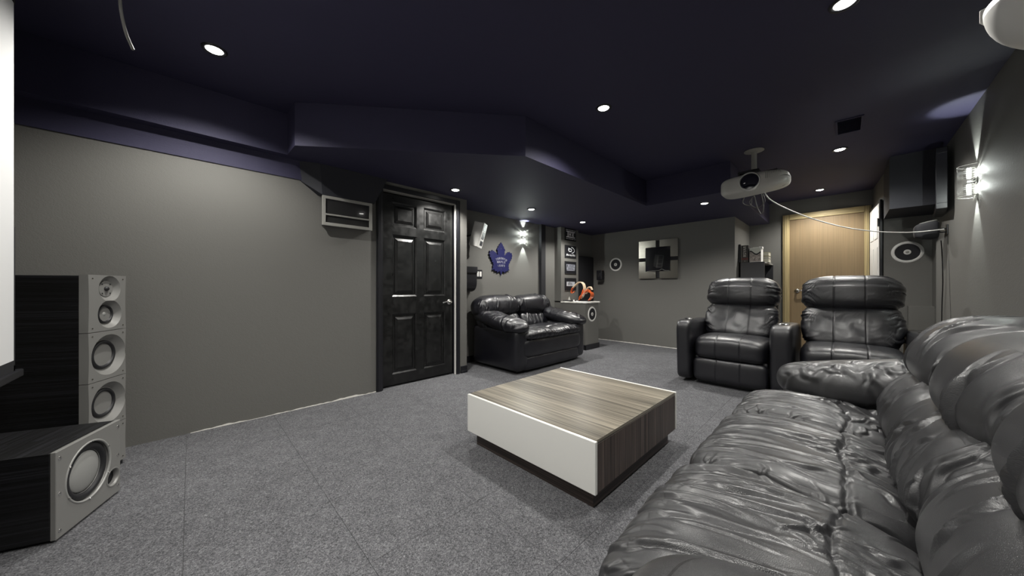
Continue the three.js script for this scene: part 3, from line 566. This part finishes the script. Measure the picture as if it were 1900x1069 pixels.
single('speaker_cable', 'pale cable sagging from the projector to the black wall speaker', 'cable', tube([[-0.58, 2.02, -4.20], [-0.555, 1.96, -4.22], [-0.50, 1.90, -4.26], [-0.30, 1.77, -4.45], [-0.05, 1.66, -4.68], [0.15, 1.612, -4.88], [0.35, 1.59, -5.06], [0.50, 1.588, -5.165], [0.60, 1.592, -5.18], [0.672, 1.60, -5.205]], 0.0055, 90, 8), M.cableWhite);
single('ceiling_cable', 'short grey cable dangling from the ceiling above the tower speaker', 'cable', tube([[-2.36, H2, 0.235], [-2.37, 2.33, 0.232], [-2.39, 2.24, 0.218], [-2.375, 2.165, 0.195]], 0.006, 30, 8), M.frameGrey);

// ---------------------------------------------------------------- ceiling vent
{
  const t = thing('ceiling_vent', 'dark rectangular vent grille in the high ceiling', 'vent', [0.025, H2, -4.07]);
  part(t, 'frame', merge([B(-0.07, 0.07, -0.008, 0, 0.16, 0.175), B(-0.07, 0.07, -0.008, 0, -0.175, -0.16), B(-0.085, -0.07, -0.008, 0, -0.175, 0.175), B(0.07, 0.085, -0.008, 0, -0.175, 0.175)]), M.dark);
  part(t, 'backing', B(-0.07, 0.07, -0.002, 0, -0.16, 0.16), M.black);
  for (let k = 0; k < 12; k++) part(t, 'louvre', new THREE.BoxGeometry(0.14, 0.0015, 0.016).rotateX(0.6).translate(0, -0.0065, -0.145 + k * 0.0263), M.dark);
}

// ---------------------------------------------------------------- pendant lamp above the sofa
{
  const t = thing('pendant_lamp', 'white glass bowl pendant lamp hanging above the large sofa', 'lamp', [0.50, H2, -1.80]);
  const pr = []; for (let k = 0; k <= 14; k++) { const a = k / 14 * Math.PI / 2; pr.push([0.19 * Math.sin(a), -0.705 + 0.19 * (1 - Math.cos(a)) * 0.92]); }
  for (let k = 13; k >= 0; k--) { const a = k / 14 * Math.PI / 2; pr.push([0.184 * Math.sin(a), -0.698 + 0.184 * (1 - Math.cos(a)) * 0.92]); }
  part(t, 'bowl', lathe(pr, 56), M.white, 'white bowl shade');
  for (let k = 0; k < 3; k++) part(t, 'clip', RB(-0.018, 0.018, -0.53, -0.485, 0.172, 0.201, 0.004), M.white).rotation.y = -2.05 + k * 2.0944;
  for (let k = 0; k < 3; k++) part(t, 'hanger_rod', tube([[0, -0.03, 0.01], [0, -0.5, 0.183]], 0.003, 2, 6), M.chrome).rotation.y = -2.05 + k * 2.0944;
  part(t, 'canopy', lathe([[0, 0], [0.055, 0], [0.055, -0.012], [0.02, -0.035], [0, -0.035]], 30), M.white);
}

// ---------------------------------------------------------------- framed panel on the left wall
{
  const t = thing('framed_panel', 'silver grey framed glass panel on the wall beside the black door', 'panel', [-3.19, 1.585, -1.035], Math.PI / 2);
  part(t, 'cabinet', B(-0.205, 0.205, 0.0, 0.255, -0.064, -0.02), M.black);
  const bar = (a, b, c, d) => RB(a, b, c, d, -0.022, 0.0, 0.003);
  part(t, 'frame', merge([bar(-0.215, 0.215, 0.232, 0.258), bar(-0.215, 0.215, -0.004, 0.024), bar(-0.215, -0.188, 0.02, 0.236), bar(0.188, 0.215, 0.02, 0.236), bar(-0.19, 0.19, 0.088, 0.102)]), M.frameGrey, 'silver grey frame');
  part(t, 'pane', B(-0.189, 0.189, 0.101, 0.233, -0.0195, -0.012), P(lin(0.03, 0.03, 0.03), 0.08, { clearcoat: 1 }), 'large dark glass pane');
  part(t, 'pane', B(-0.189, 0.189, 0.023, 0.089, -0.0195, -0.012), P(lin(0.03, 0.03, 0.03), 0.08, { clearcoat: 1 }), 'narrow dark glass pane');
}

// ---------------------------------------------------------------- things on the recess wall
{ // small white surround speaker on a black arm
  const t = thing('surround_speaker', 'small white surround speaker on a black arm beside the black door', 'speaker', [XREC, 1.745, -2.70]);
  part(t, 'wall_plate', RB(0.001, 0.014, -0.05, 0.05, -0.02, 0.02, 0.004), M.black);
  part(t, 'arm', tube([[0.01, 0, 0], [0.06, 0.0, -0.01], [0.10, 0.01, -0.03]], 0.010, 12, 10), M.black);
  const b = new THREE.Group(); b.name = 'speaker_body'; t.add(b); b.position.set(0.165, 0.005, -0.085); b.rotation.set(0, 2.2, 0); b.rotateX(0.26);
  part(b, 'cabinet', RB(-0.085, 0.085, -0.165, 0.165, -0.075, 0.05, 0.012, 4), M.white);
  part(b, 'front', RB(-0.09, 0.09, -0.17, 0.17, 0.048, 0.068, 0.008, 4), M.white);
  for (const [y, h] of [[0.105, 0.045], [0.0, 0.05], [-0.105, 0.032]]) part(b, 'slot', RB(-0.06, 0.06, y - h, y + h, 0.06, 0.0705, 0.004), M.black);
}
{
  const t = thing('light_switch', 'double white rocker light switch on a black plate above the loveseat', 'switch', [XREC, 1.228, -2.925], Math.PI / 2);
  part(t, 'plate', RB(-0.058, 0.058, -0.062, 0.062, 0.0005, 0.008, 0.003), M.black);
  for (const x of [-0.024, 0.024]) part(t, 'rocker', RB(x - 0.017, x + 0.017, -0.036, 0.036, 0.006, 0.012, 0.002), M.white, 'white rocker');
}
{ // black wall pocket with a curved lower front
  const s = new THREE.Shape(); s.moveTo(0, 0); s.bezierCurveTo(0.10, 0.0, 0.135, 0.05, 0.135, 0.14); s.lineTo(0.135, 0.25); s.lineTo(0.15, 0.255); s.lineTo(0.15, 0.325); s.lineTo(0, 0.335);
  const t = thing('wall_pocket', 'black curved wall holder beside the light switch', 'holder', [XREC + 0.001, 0.985, -2.67]);
  part(t, 'shell', new THREE.ExtrudeGeometry(s, { depth: 0.20, bevelEnabled: true, bevelSize: 0.006, bevelThickness: 0.006, bevelSegments: 3 }).translate(0.0065, 0, -0.1), M.black);
  part(t, 'tab', RB(0.158, 0.162, 0.28, 0.31, -0.006, 0.006, 0.001), M.frameGrey);
}
{ // blue leaf emblem: outline in centimetres traced from tip, both halves
  const half = [[0, 25], [1.6, 22.4], [2.6, 22.0], [2.6, 20.0], [4.4, 19.0], [4.2, 17.0], [5.8, 15.6], [6.6, 13.6], [5.2, 12.0], [5.6, 9.6], [4.9, 5.6], [7.5, 7.4], [8.8, 9.6], [10.4, 9.8], [11.0, 11.4], [12.2, 10.4], [13.6, 12.2], [14.6, 10.2], [17.6, 10.6], [17.2, 8.2], [18.6, 6.2], [16.8, 4.6], [17.6, 2.2], [15.6, 0.8], [15.4, -1.6], [13.6, -2.4], [14.2, -5.0], [12.0, -6.2], [12.4, -8.6], [11.4, -10.0], [13.0, -11.4], [11.8, -13.2], [13.8, -16.6], [10.2, -16.2], [9.8, -18.6], [6.6, -17.8], [6.4, -20.6], [2.8, -18.2], [1.4, -19.2], [0, -24.5]];
  const s = new THREE.Shape(); half.forEach(([x, y], i) => i ? s.lineTo(x / 78, y / 100) : s.moveTo(x / 78, y / 100));
  for (let i = half.length - 2; i > 0; i--) s.lineTo(-half[i][0] / 78, half[i][1] / 100);
  const t = thing('leaf_emblem', 'blue jagged leaf emblem with lettering on the wall above the loveseat', 'emblem', [XREC + 0.002, 1.465, -3.335], Math.PI / 2);
  part(t, 'leaf_board', new THREE.ExtrudeGeometry(s, { depth: 0.016, bevelEnabled: true, bevelSize: 0.002, bevelThickness: 0.002, bevelSegments: 1 }).translate(0, 0, 0.006), M.blue);
  const font = await new FontLoader().loadAsync('fonts/droid/droid_sans_bold.typeface.json');
  for (const [str, y, size, bend] of [['TORONTO', -0.005, 0.032, 0.55], ['MAPLE', -0.060, 0.034, 0.2], ['LEAFS', -0.112, 0.030, 0.1]]) {
    const chars = [...str], pitch = size * 1.02;
    chars.forEach((ch, i) => { const u = i - (chars.length - 1) / 2, g = new TextGeometry(ch, { font, size, depth: 0.003, curveSegments: 3 }); g.computeBoundingBox(); const w = g.boundingBox.max.x + g.boundingBox.min.x;
      part(t, 'letter', g.translate(-w / 2, 0, 0).rotateZ(-u * bend * 0.12).translate(u * pitch, y - bend * u * u * 0.0045, 0.0242), M.letter); });
  }
  for (const y of [0.155, -0.145]) part(t, 'screw', new THREE.SphereGeometry(0.007, 12, 8).translate(0, y, 0.024), M.chrome);
}

// ---------------------------------------------------------------- four signs on the column (face +x)
function signTex(draw) {
  const c = document.createElement('canvas'); c.width = 340; c.height = 220; const k = c.getContext('2d');
  k.fillStyle = '#17171b'; k.fillRect(0, 0, 340, 220); k.textAlign = 'center'; k.textBaseline = 'middle'; draw(k);
  const t = new THREE.CanvasTexture(c); t.colorSpace = THREE.SRGBColorSpace; return t;
}
function sign(y, label, draw, edge) {
  const t = thing('logo_sign', label, 'sign', [-3.507, y, -4.932], Math.PI / 2, 'framed logo signs on the column');
  part(t, 'board', RB(-0.171, 0.171, -0.110, 0.110, 0.0005, 0.012, 0.002), M.black);
  part(t, 'print', new THREE.PlaneGeometry(0.322, 0.20).translate(0, 0, 0.0128), S(0xffffff, 0.5, { map: signTex(draw) }));
  if (edge) part(t, 'rim', merge([B(-0.171, 0.171, 0.102, 0.110, 0.012, 0.015), B(-0.171, 0.171, -0.110, -0.102, 0.012, 0.015), B(-0.171, -0.162, -0.102, 0.102, 0.012, 0.015), B(0.162, 0.171, -0.102, 0.102, 0.012, 0.015)]), M.blackMatte);
  for (const s of [-1, 1]) part(t, 'pin', new THREE.SphereGeometry(0.004, 8, 6).translate(s * 0.150, -0.005, 0.014), M.chrome);
}
const dashes = (k, y, w0, w1) => { let x = w0; let i = 0; while (x < w1) { const w = 7 + (i * 7) % 11; if (i % 6 !== 5) k.fillRect(x, y - 5, w, 10); x += w + 3; i++; } };
sign(1.996, 'topmost black column sign with white three letter logo between bars', k => {
  k.fillStyle = '#f2f2f2'; k.fillRect(24, 44, 290, 15); k.fillRect(24, 152, 290, 15); dashes(k, 21, 14, 322); dashes(k, 193, 14, 322);
  k.fillRect(66, 56, 13, 98); k.fillRect(88, 56, 10, 98);
  k.font = 'bold 110px sans-serif'; k.fillText('H', 148, 106); k.fillText('X', 240, 106);
}, false);
sign(1.690, 'second column sign with a white looping disc logo', k => {
  k.strokeStyle = '#e4e6e8'; k.lineWidth = 17; k.beginPath(); k.ellipse(150, 82, 52, 26, 0, 0, 7); k.stroke();
  k.beginPath(); k.moveTo(92, 78); k.lineTo(112, 34); k.stroke();
  k.lineWidth = 14; k.beginPath(); k.ellipse(178, 78, 112, 58, 0.05, -1.5, 1.35); k.stroke();
  k.fillStyle = '#e4e6e8'; k.font = 'italic bold 52px sans-serif'; k.fillText('Blu-ray Disc', 172, 178);
}, true);
sign(1.400, 'third column sign with grey two line cinema sound logo', k => {
  k.fillStyle = '#8a8c96'; k.fillRect(30, 46, 282, 54); k.fillRect(36, 106, 270, 48); k.fillRect(40, 160, 262, 14);
  k.fillStyle = '#17171b'; k.font = 'bold 48px sans-serif'; k.fillRect(42, 54, 34, 38); k.fillStyle = '#8a8c96'; k.fillRect(56, 54, 5, 38); k.fillStyle = '#17171b';
  k.fillText('DOLBY', 196, 75); k.font = 'bold 44px sans-serif'; k.fillText('DIGITAL', 172, 131);
}, true);
sign(1.100, 'lowest column sign, partly behind the orange ribbon sculpture', k => {
  k.fillStyle = '#b9bcc2'; k.fillRect(36, 62, 270, 86); k.fillStyle = '#17171b'; k.font = 'bold 92px sans-serif'; k.fillText('dts', 150, 100);
}, true);

// ---------------------------------------------------------------- round in-wall speakers
function roundSpeaker(pos, turn, label) {
  const t = thing('round_speaker', label, 'speaker', pos, turn, 'round in-wall speakers with white rims');
  part(t, 'rim', lathe([[0.098, 0.001], [0.100, 0.008], [0.106, 0.011], [0.122, 0.009], [0.128, 0.001]], 56).rotateX(Math.PI / 2), M.white, 'white rim');
  part(t, 'grille', lathe([[0, 0.003], [0.08, 0.004], [0.099, 0.006]], 48).rotateX(Math.PI / 2), M.blackMatte);
  const tw = part(t, 'tweeter', lathe([[0.015, 0.010], [0.026, 0.011], [0.030, 0.008], [0.030, 0.003]], 28).rotateX(Math.PI / 2), M.white);
  part(tw, 'tweeter_dome', lathe([[0, 0.012], [0.009, 0.0105], [0.0155, 0.007]], 20).rotateX(Math.PI / 2), M.frameGrey);
  return t;
}
roundSpeaker([-3.11, 1.484, ZB], 0, 'round speaker with white rim on the far wall beside the steel frame');
roundSpeaker([0.521, 1.458, -6.1], 0, 'round speaker with white rim on the wall beside the white door');

// ---------------------------------------------------------------- pedestal beside the loveseat and what stands on it
{
  const t = thing('corner_pedestal', 'grey boxed pedestal with ragged white top beside the loveseat', 'pedestal', [-3.25, 0, -4.86]);
  const add = (n, g, m, l) => part(t, n, g.translate(3.25, 0, 4.86), m, l);
  add('body', uvm(B(-3.648, -3.01, 0.0, 0.775, -5.07, -4.66)), M.wall);
  const top = new THREE.BoxGeometry(0.52, 0.022, 0.44, 40, 1, 30); const p = top.attributes.position;
  for (let i = 0; i < p.count; i++) { const x = p.getX(i), z = p.getZ(i); p.setXYZ(i, x + 0.006 * N(z * 30, x * 5, 1), p.getY(i) + 0.004 * N(x * 22, z * 22, 2), z + 0.006 * N(x * 30, z * 5, 3)); }
  top.computeVertexNormals(); add('top', top.translate(-3.245, 0.786, -4.865), M.plaster, 'ragged white top');
  add('baseboard', merge([RB(-3.01, -2.994, 0, 0.085, -5.08, -4.645, 0.004), RB(-3.50, -2.994, 0, 0.085, -4.66, -4.645, 0.004)]), M.black);
}
roundSpeaker([-3.01, 0.587, -4.86], Math.PI / 2, 'round speaker with white rim set in the grey pedestal');
{
  const t = thing('media_tray', 'flat dark player lying on the pedestal top', 'player', [-3.38, 0.80, -4.73]);
  part(t, 'body', RB(-0.10, 0.10, 0, 0.018, -0.055, 0.055, 0.004), M.black);
  part(t, 'knob', new THREE.SphereGeometry(0.014, 14, 10).translate(0.115, 0.012, 0.03), M.white);
}
single('paper_cone', 'small grey cone against the logo column', 'cone', new THREE.ConeGeometry(0.032, 0.085, 4).rotateY(0.7).translate(-3.46, 0.842, -4.84), M.frameGrey);
{ // curled ribbon sculpture, laid out in the plane that faces the room's diagonal
  const t = thing('ribbon_sculpture', 'orange and cream curled ribbon sculpture on the pedestal', 'sculpture', [-3.17, 0.799, -4.885], -0.795 + Math.PI / 2 - Math.PI / 4);
  function ribbon(pts, w, mat, name) {
    const cv = new THREE.CatmullRomCurve3(pts.map(q => new THREE.Vector3(...q))), K = 40, pos = [], idx = [];
    for (let i = 0; i <= K; i++) { const q = cv.getPoint(i / K), tg = cv.getTangent(i / K), nx = -tg.y, ny = tg.x, ww = w * (0.55 + 0.45 * Math.sin(Math.PI * (0.12 + 0.8 * i / K)));
      for (const [a, b] of [[1, 1], [1, -1], [-1, -1], [-1, 1]]) pos.push(q.x + nx * a * 0.006, q.y + ny * a * 0.006, q.z + b * ww / 2); }
    for (let i = 0; i < K; i++) for (let k = 0; k < 4; k++) { const a = 4 * i + k, b = 4 * i + (k + 1) % 4; idx.push(a, b, a + 4, b, b + 4, a + 4); }
    idx.push(0, 2, 1, 0, 3, 2, 4 * K, 4 * K + 1, 4 * K + 2, 4 * K, 4 * K + 2, 4 * K + 3);
    let g = new THREE.BufferGeometry(); g.setAttribute('position', new THREE.Float32BufferAttribute(pos, 3)); g.setIndex(idx); g = g.toNonIndexed(); g.computeVertexNormals();
    part(t, name, g, mat);
  }
  part(t, 'base', RB(-0.10, 0.10, 0.0, 0.02, -0.05, 0.05, 0.004), M.black);
  ribbon([[-0.10, 0.03, 0.0], [-0.03, 0.10, 0.0], [0.0, 0.22, 0.0], [-0.03, 0.31, 0.0], [-0.10, 0.335, 0.0], [-0.18, 0.29, 0.0], [-0.235, 0.24, 0.01]], 0.07, M.cream, 'cream_ribbon');
  ribbon([[-0.20, 0.275, 0.0], [-0.255, 0.22, 0.0], [-0.275, 0.16, 0.0], [-0.24, 0.14, 0.02], [-0.20, 0.17, 0.02]], 0.05, M.orange, 'orange_ribbon');
  ribbon([[-0.09, 0.02, 0.02], [-0.06, 0.08, 0.03], [0.02, 0.15, 0.02], [0.08, 0.20, 0.0], [0.12, 0.16, 0.0]], 0.08, M.orange, 'orange_ribbon');
  ribbon([[0.02, 0.13, -0.02], [0.05, 0.22, -0.02], [0.10, 0.25, -0.02], [0.14, 0.20, -0.02]], 0.06, M.cream, 'cream_ribbon');
  ribbon([[0.08, 0.17, 0.0], [0.14, 0.15, 0.0], [0.15, 0.09, 0.0], [0.09, 0.02, 0.0]], 0.09, M.orange, 'orange_ribbon');
  ribbon([[0.0, 0.21, 0.02], [-0.02, 0.14, 0.03], [-0.05, 0.06, 0.03]], 0.06, M.orange, 'orange_ribbon');
}
{
  const t = thing('tall_cabinet', 'shallow tall black cabinet in the dark corner behind the logo column', 'cabinet', [-3.62, 0, -5.53]);
  part(t, 'body', RB(-0.029, 0.02, 0, 1.655, -0.33, 0.33, 0.004), M.blackMatte);
  part(t, 'door', RB(0.021, 0.032, 0.05, 1.64, -0.32, 0.32, 0.003), M.blackMatte);
}

// ---------------------------------------------------------------- far wall: small speaker and steel square
{
  const t = thing('satellite_speaker', 'small black satellite speaker on the far wall beside the pedestal', 'speaker', [-3.40, 1.285, ZB]);
  part(t, 'bracket', RB(-0.02, 0.02, -0.03, 0.03, 0.0005, 0.03, 0.004), M.black);
  part(t, 'cabinet', RB(-0.055, 0.06, -0.095, 0.095, 0.028, 0.13, 0.01), M.black);
  part(t, 'driver', lathe([[0, 0.004], [0.03, 0.0], [0.036, 0.004], [0.040, 0.0]], 28).rotateX(Math.PI / 2).translate(0, 0.0, 0.131), M.rubber);
}
{
  const t = thing('square_frame', 'square wall mirror with four brushed steel corner plates', 'mirror', [-2.30, 1.535, ZB]);
  part(t, 'back_board', RB(-0.325, 0.325, -0.325, 0.325, 0.0005, 0.02, 0.003), M.blackMatte);
  for (const [sx, sy] of [[1, 1], [-1, 1], [-1, -1], [1, -1]]) {
    const s = new THREE.Shape([[0.033, 0.335], [0.335, 0.335], [0.335, 0.033], [0.215, 0.033], [0.215, 0.215], [0.033, 0.215]].map(([a, b]) => new THREE.Vector2(a * sx, b * sy)));
    const g = new THREE.ExtrudeGeometry(s, { depth: 0.005, bevelEnabled: true, bevelSize: 0.0015, bevelThickness: 0.0015, bevelSegments: 2, curveSegments: 4 });
    part(t, 'corner_plate', uvm(g.translate(0, 0, 0.03)), M.steel, 'brushed steel corner plate');
  }
  part(t, 'mirror_pane', B(-0.214, 0.214, -0.214, 0.214, 0.02, 0.024), P(lin(0.008, 0.008, 0.012), 0.12, { clearcoat: 0.6 }), 'dark square pane');
  part(t, 'wire', tube([[-0.19, -0.208, 0.028], [-0.08, -0.20, 0.03], [0.02, -0.198, 0.03], [0.07, -0.175, 0.03], [0.12, -0.20, 0.03], [0.20, -0.208, 0.03]], 0.0035, 40, 6), M.frameGrey);
}

// ---------------------------------------------------------------- bookcase in the alcove with books
{
  const t = thing('black_bookcase', 'dark open bookcase in the alcove beside the tan door', 'bookcase', [-0.99, 0, -6.52]);
  const w = 0.15, d = 0.42;
  part(t, 'side_panel', RB(-w, w, 0.0, 1.425, d - 0.018, d, 0.002), S(lin(0.035, 0.034, 0.036), 0.6));
  part(t, 'side_panel', RB(-w, w, 0.0, 1.425, -d, -d + 0.018, 0.002), M.blackMatte);
  part(t, 'back_panel', B(-w, -w + 0.008, 0.0, 1.425, -d + 0.018, d - 0.018), M.blackMatte);
  for (const y of [0.04, 0.40, 0.75, 1.08, 1.407]) part(t, 'shelf', RB(-w, w, y, y + 0.018, -d + 0.018, d - 0.018, 0.002), y > 1.4 ? M.frameGrey : M.blackMatte);
}
single('tall_case', 'tall black case against the alcove wall beside the standing book', 'case', RB(-1.162, -1.140, 1.426, 1.71, -6.16, -6.10, 0.003), M.black);
{
  const c = document.createElement('canvas'); c.width = 96; c.height = 256; const k = c.getContext('2d');
  k.fillStyle = '#3b3835'; k.fillRect(0, 0, 96, 256); k.fillStyle = '#5a2a26'; k.fillRect(0, 190, 96, 30); k.save(); k.translate(46, 92); k.rotate(-Math.PI / 2); k.fillStyle = '#b5b3ac'; k.font = 'bold 58px sans-serif'; k.textAlign = 'center'; k.textBaseline = 'middle'; k.fillText('RSYAR', 0, 0, 168); k.restore(); k.fillStyle = '#9a958c'; k.beginPath(); k.arc(48, 240, 6, 0, 7); k.fill();
  const t = thing('standing_book', 'thick dark standing book with pale vertical lettering on the bookcase', 'book', [-1.085, 1.426, -6.20]);
  part(t, 'cover', RB(-0.045, 0.045, 0, 0.262, -0.09, 0.09, 0.003), M.black);
  const tx = new THREE.CanvasTexture(c); tx.colorSpace = THREE.SRGBColorSpace;
  part(t, 'spine_print', new THREE.PlaneGeometry(0.086, 0.256).translate(0, 0.131, 0.0906), S(0xffffff, 0.6, { map: tx }));
}
{
  const b1 = vnoise(128, 30), b2 = vnoise(128, 9);
  const pic = dataTex(128, 128, (x, y) => { const v = y / 128; const line = 0.66 + 0.1 * Math.sin(x / 20 + 1) - 0.0006 * x; if (v > line + 0.07) return [205, 205, 195]; if (v > line - 0.04) return [40, 40, 42]; const n = 110 + 120 * (b1(x * 2.2, y * 0.5) - 0.3) + 30 * b2(x, y); return [clamp(n * 1.0, 0, 255), clamp(n * 0.94, 0, 255), clamp(n * 0.9, 0, 255)]; });
  const t = thing('picture_box', 'pale box with a photographic cover on the bookcase', 'box', [-0.955, 1.426, -6.20]);
  part(t, 'carton', RB(-0.072, 0.072, 0, 0.215, -0.085, 0.085, 0.003), M.white);
  const pm = S(0xffffff, 0.6, { map: pic }); part(t, 'cover_print', new THREE.PlaneGeometry(0.138, 0.205).translate(0, 0.108, 0.0856), pm);
  part(t, 'lid_flap', RB(0.045, 0.088, 0.195, 0.228, 0.0, 0.086, 0.004), M.white);
  part(t, 'top_band', RB(-0.03, 0.045, 0.215, 0.224, -0.07, 0.07, 0.002), M.frameGrey);
}
[['yellowish paperback lying on a dark book beside the picture box', [0.098, 0.155], lin(0.35, 0.33, 0.16)], ['brown book lying between two pale books on the bookcase', [0.062, 0.097], lin(0.06, 0.05, 0.045)], ['thick white book lying flat at the bottom of the short pile', [0, 0.061], lin(0.62, 0.61, 0.57)]].forEach(([label, [y0, y1], col], i) => {
  const t = thing('flat_book', label, 'book', [-0.866, 1.426, -6.41 - i * 0.004], 0, 'short pile of books on the bookcase');
  part(t, 'cover', merge([B(-0.05, 0.05, y0, y0 + 0.004, -0.10, 0.10), B(-0.05, 0.05, y1 - 0.004, y1 - 0.0005, -0.10, 0.10), B(-0.05, -0.046, y0, y1 - 0.0005, -0.10, 0.10)]), S(col, 0.6));
  part(t, 'pages', B(-0.046, 0.046, y0 + 0.004, y1 - 0.004, -0.097, 0.097), S(lin(0.42, 0.40, 0.33), 0.8));
});

// ---------------------------------------------------------------- right wall: glossy frame, satellite speaker, cables
{
  const t = thing('glossy_frame', 'black framed glossy picture on the wall above the satellite speaker', 'picture', [0.66, 1.77, -5.28], -Math.PI / 2 - 0.10);
  const w = 0.30, h = 0.57, bar = (a, b, c, d) => RB(a, b, c, d, -0.035, 0.035, 0.005);
  part(t, 'frame', merge([bar(-w, w, 0, 0.055), bar(-w, w, h - 0.055, h), bar(-w, -w + 0.055, 0.05, h - 0.05), bar(w - 0.055, w, 0.05, h - 0.05)]), P(lin(0.006, 0.006, 0.009), 0.35, { clearcoat: 0.2 }));
  part(t, 'glass_pane', B(-w + 0.055, w - 0.055, 0.055, h - 0.055, -0.02, -0.012), P(lin(0.006, 0.006, 0.012), 0.04, { clearcoat: 1 }));
}
{
  const t = thing('satellite_speaker', 'small black satellite speaker with grey top on the long wall above the recliner', 'speaker', [XR, 1.60, -5.27], -Math.PI / 2);
  part(t, 'wall_plate', RB(-0.02, 0.02, -0.05, 0.05, 0.0005, 0.012, 0.004), M.black);
  part(t, 'arm', merge([tube([[0, 0.01, 0.01], [0, 0.012, 0.05], [0, 0.0, 0.085]], 0.008, 10, 8), tube([[0, -0.02, 0.01], [0, -0.02, 0.05], [0, -0.005, 0.085]], 0.006, 10, 8)]), M.black);
  part(t, 'cabinet', soft(0, 0.002, 0.135, 0.075, 0.085, 0.08, { n: [5, 5, 3], cell: 0.012, warp: (v, q) => { v.y -= 0.015 * q.z * (q.y > 0 ? 1 : -0.6); } }), M.blackMatte);
  part(t, 'top_cap', soft(0, 0.085, 0.125, 0.06, 0.010, 0.06, { n: [5, 3, 3], cell: 0.01, warp: (v, q) => { v.y -= 0.014 * q.z; } }), S(lin(0.14, 0.14, 0.13), 0.5), 'grey top');
}
single('drop_cable', 'dark cable hanging down the long wall from the satellite speaker', 'cable', tube([[0.665, 1.50, -5.29], [0.675, 1.40, -5.33], [0.685, 1.10, -5.36], [0.690, 0.85, -5.44], [0.698, 0.60, -5.52], [0.699, 0.40, -5.55]], 0.004, 50, 6), M.black, 'cables under the satellite speaker');
single('drop_cable', 'thin straight cable against the long wall below the satellite speaker', 'cable', tube([[0.702, 1.54, -5.27], [0.7025, 1.1, -5.20], [0.7025, 0.7, -5.14], [0.7025, 0.4, -5.12]], 0.002, 30, 6), M.cableGrey, 'cables under the satellite speaker');

renderer.render(scene, camera);
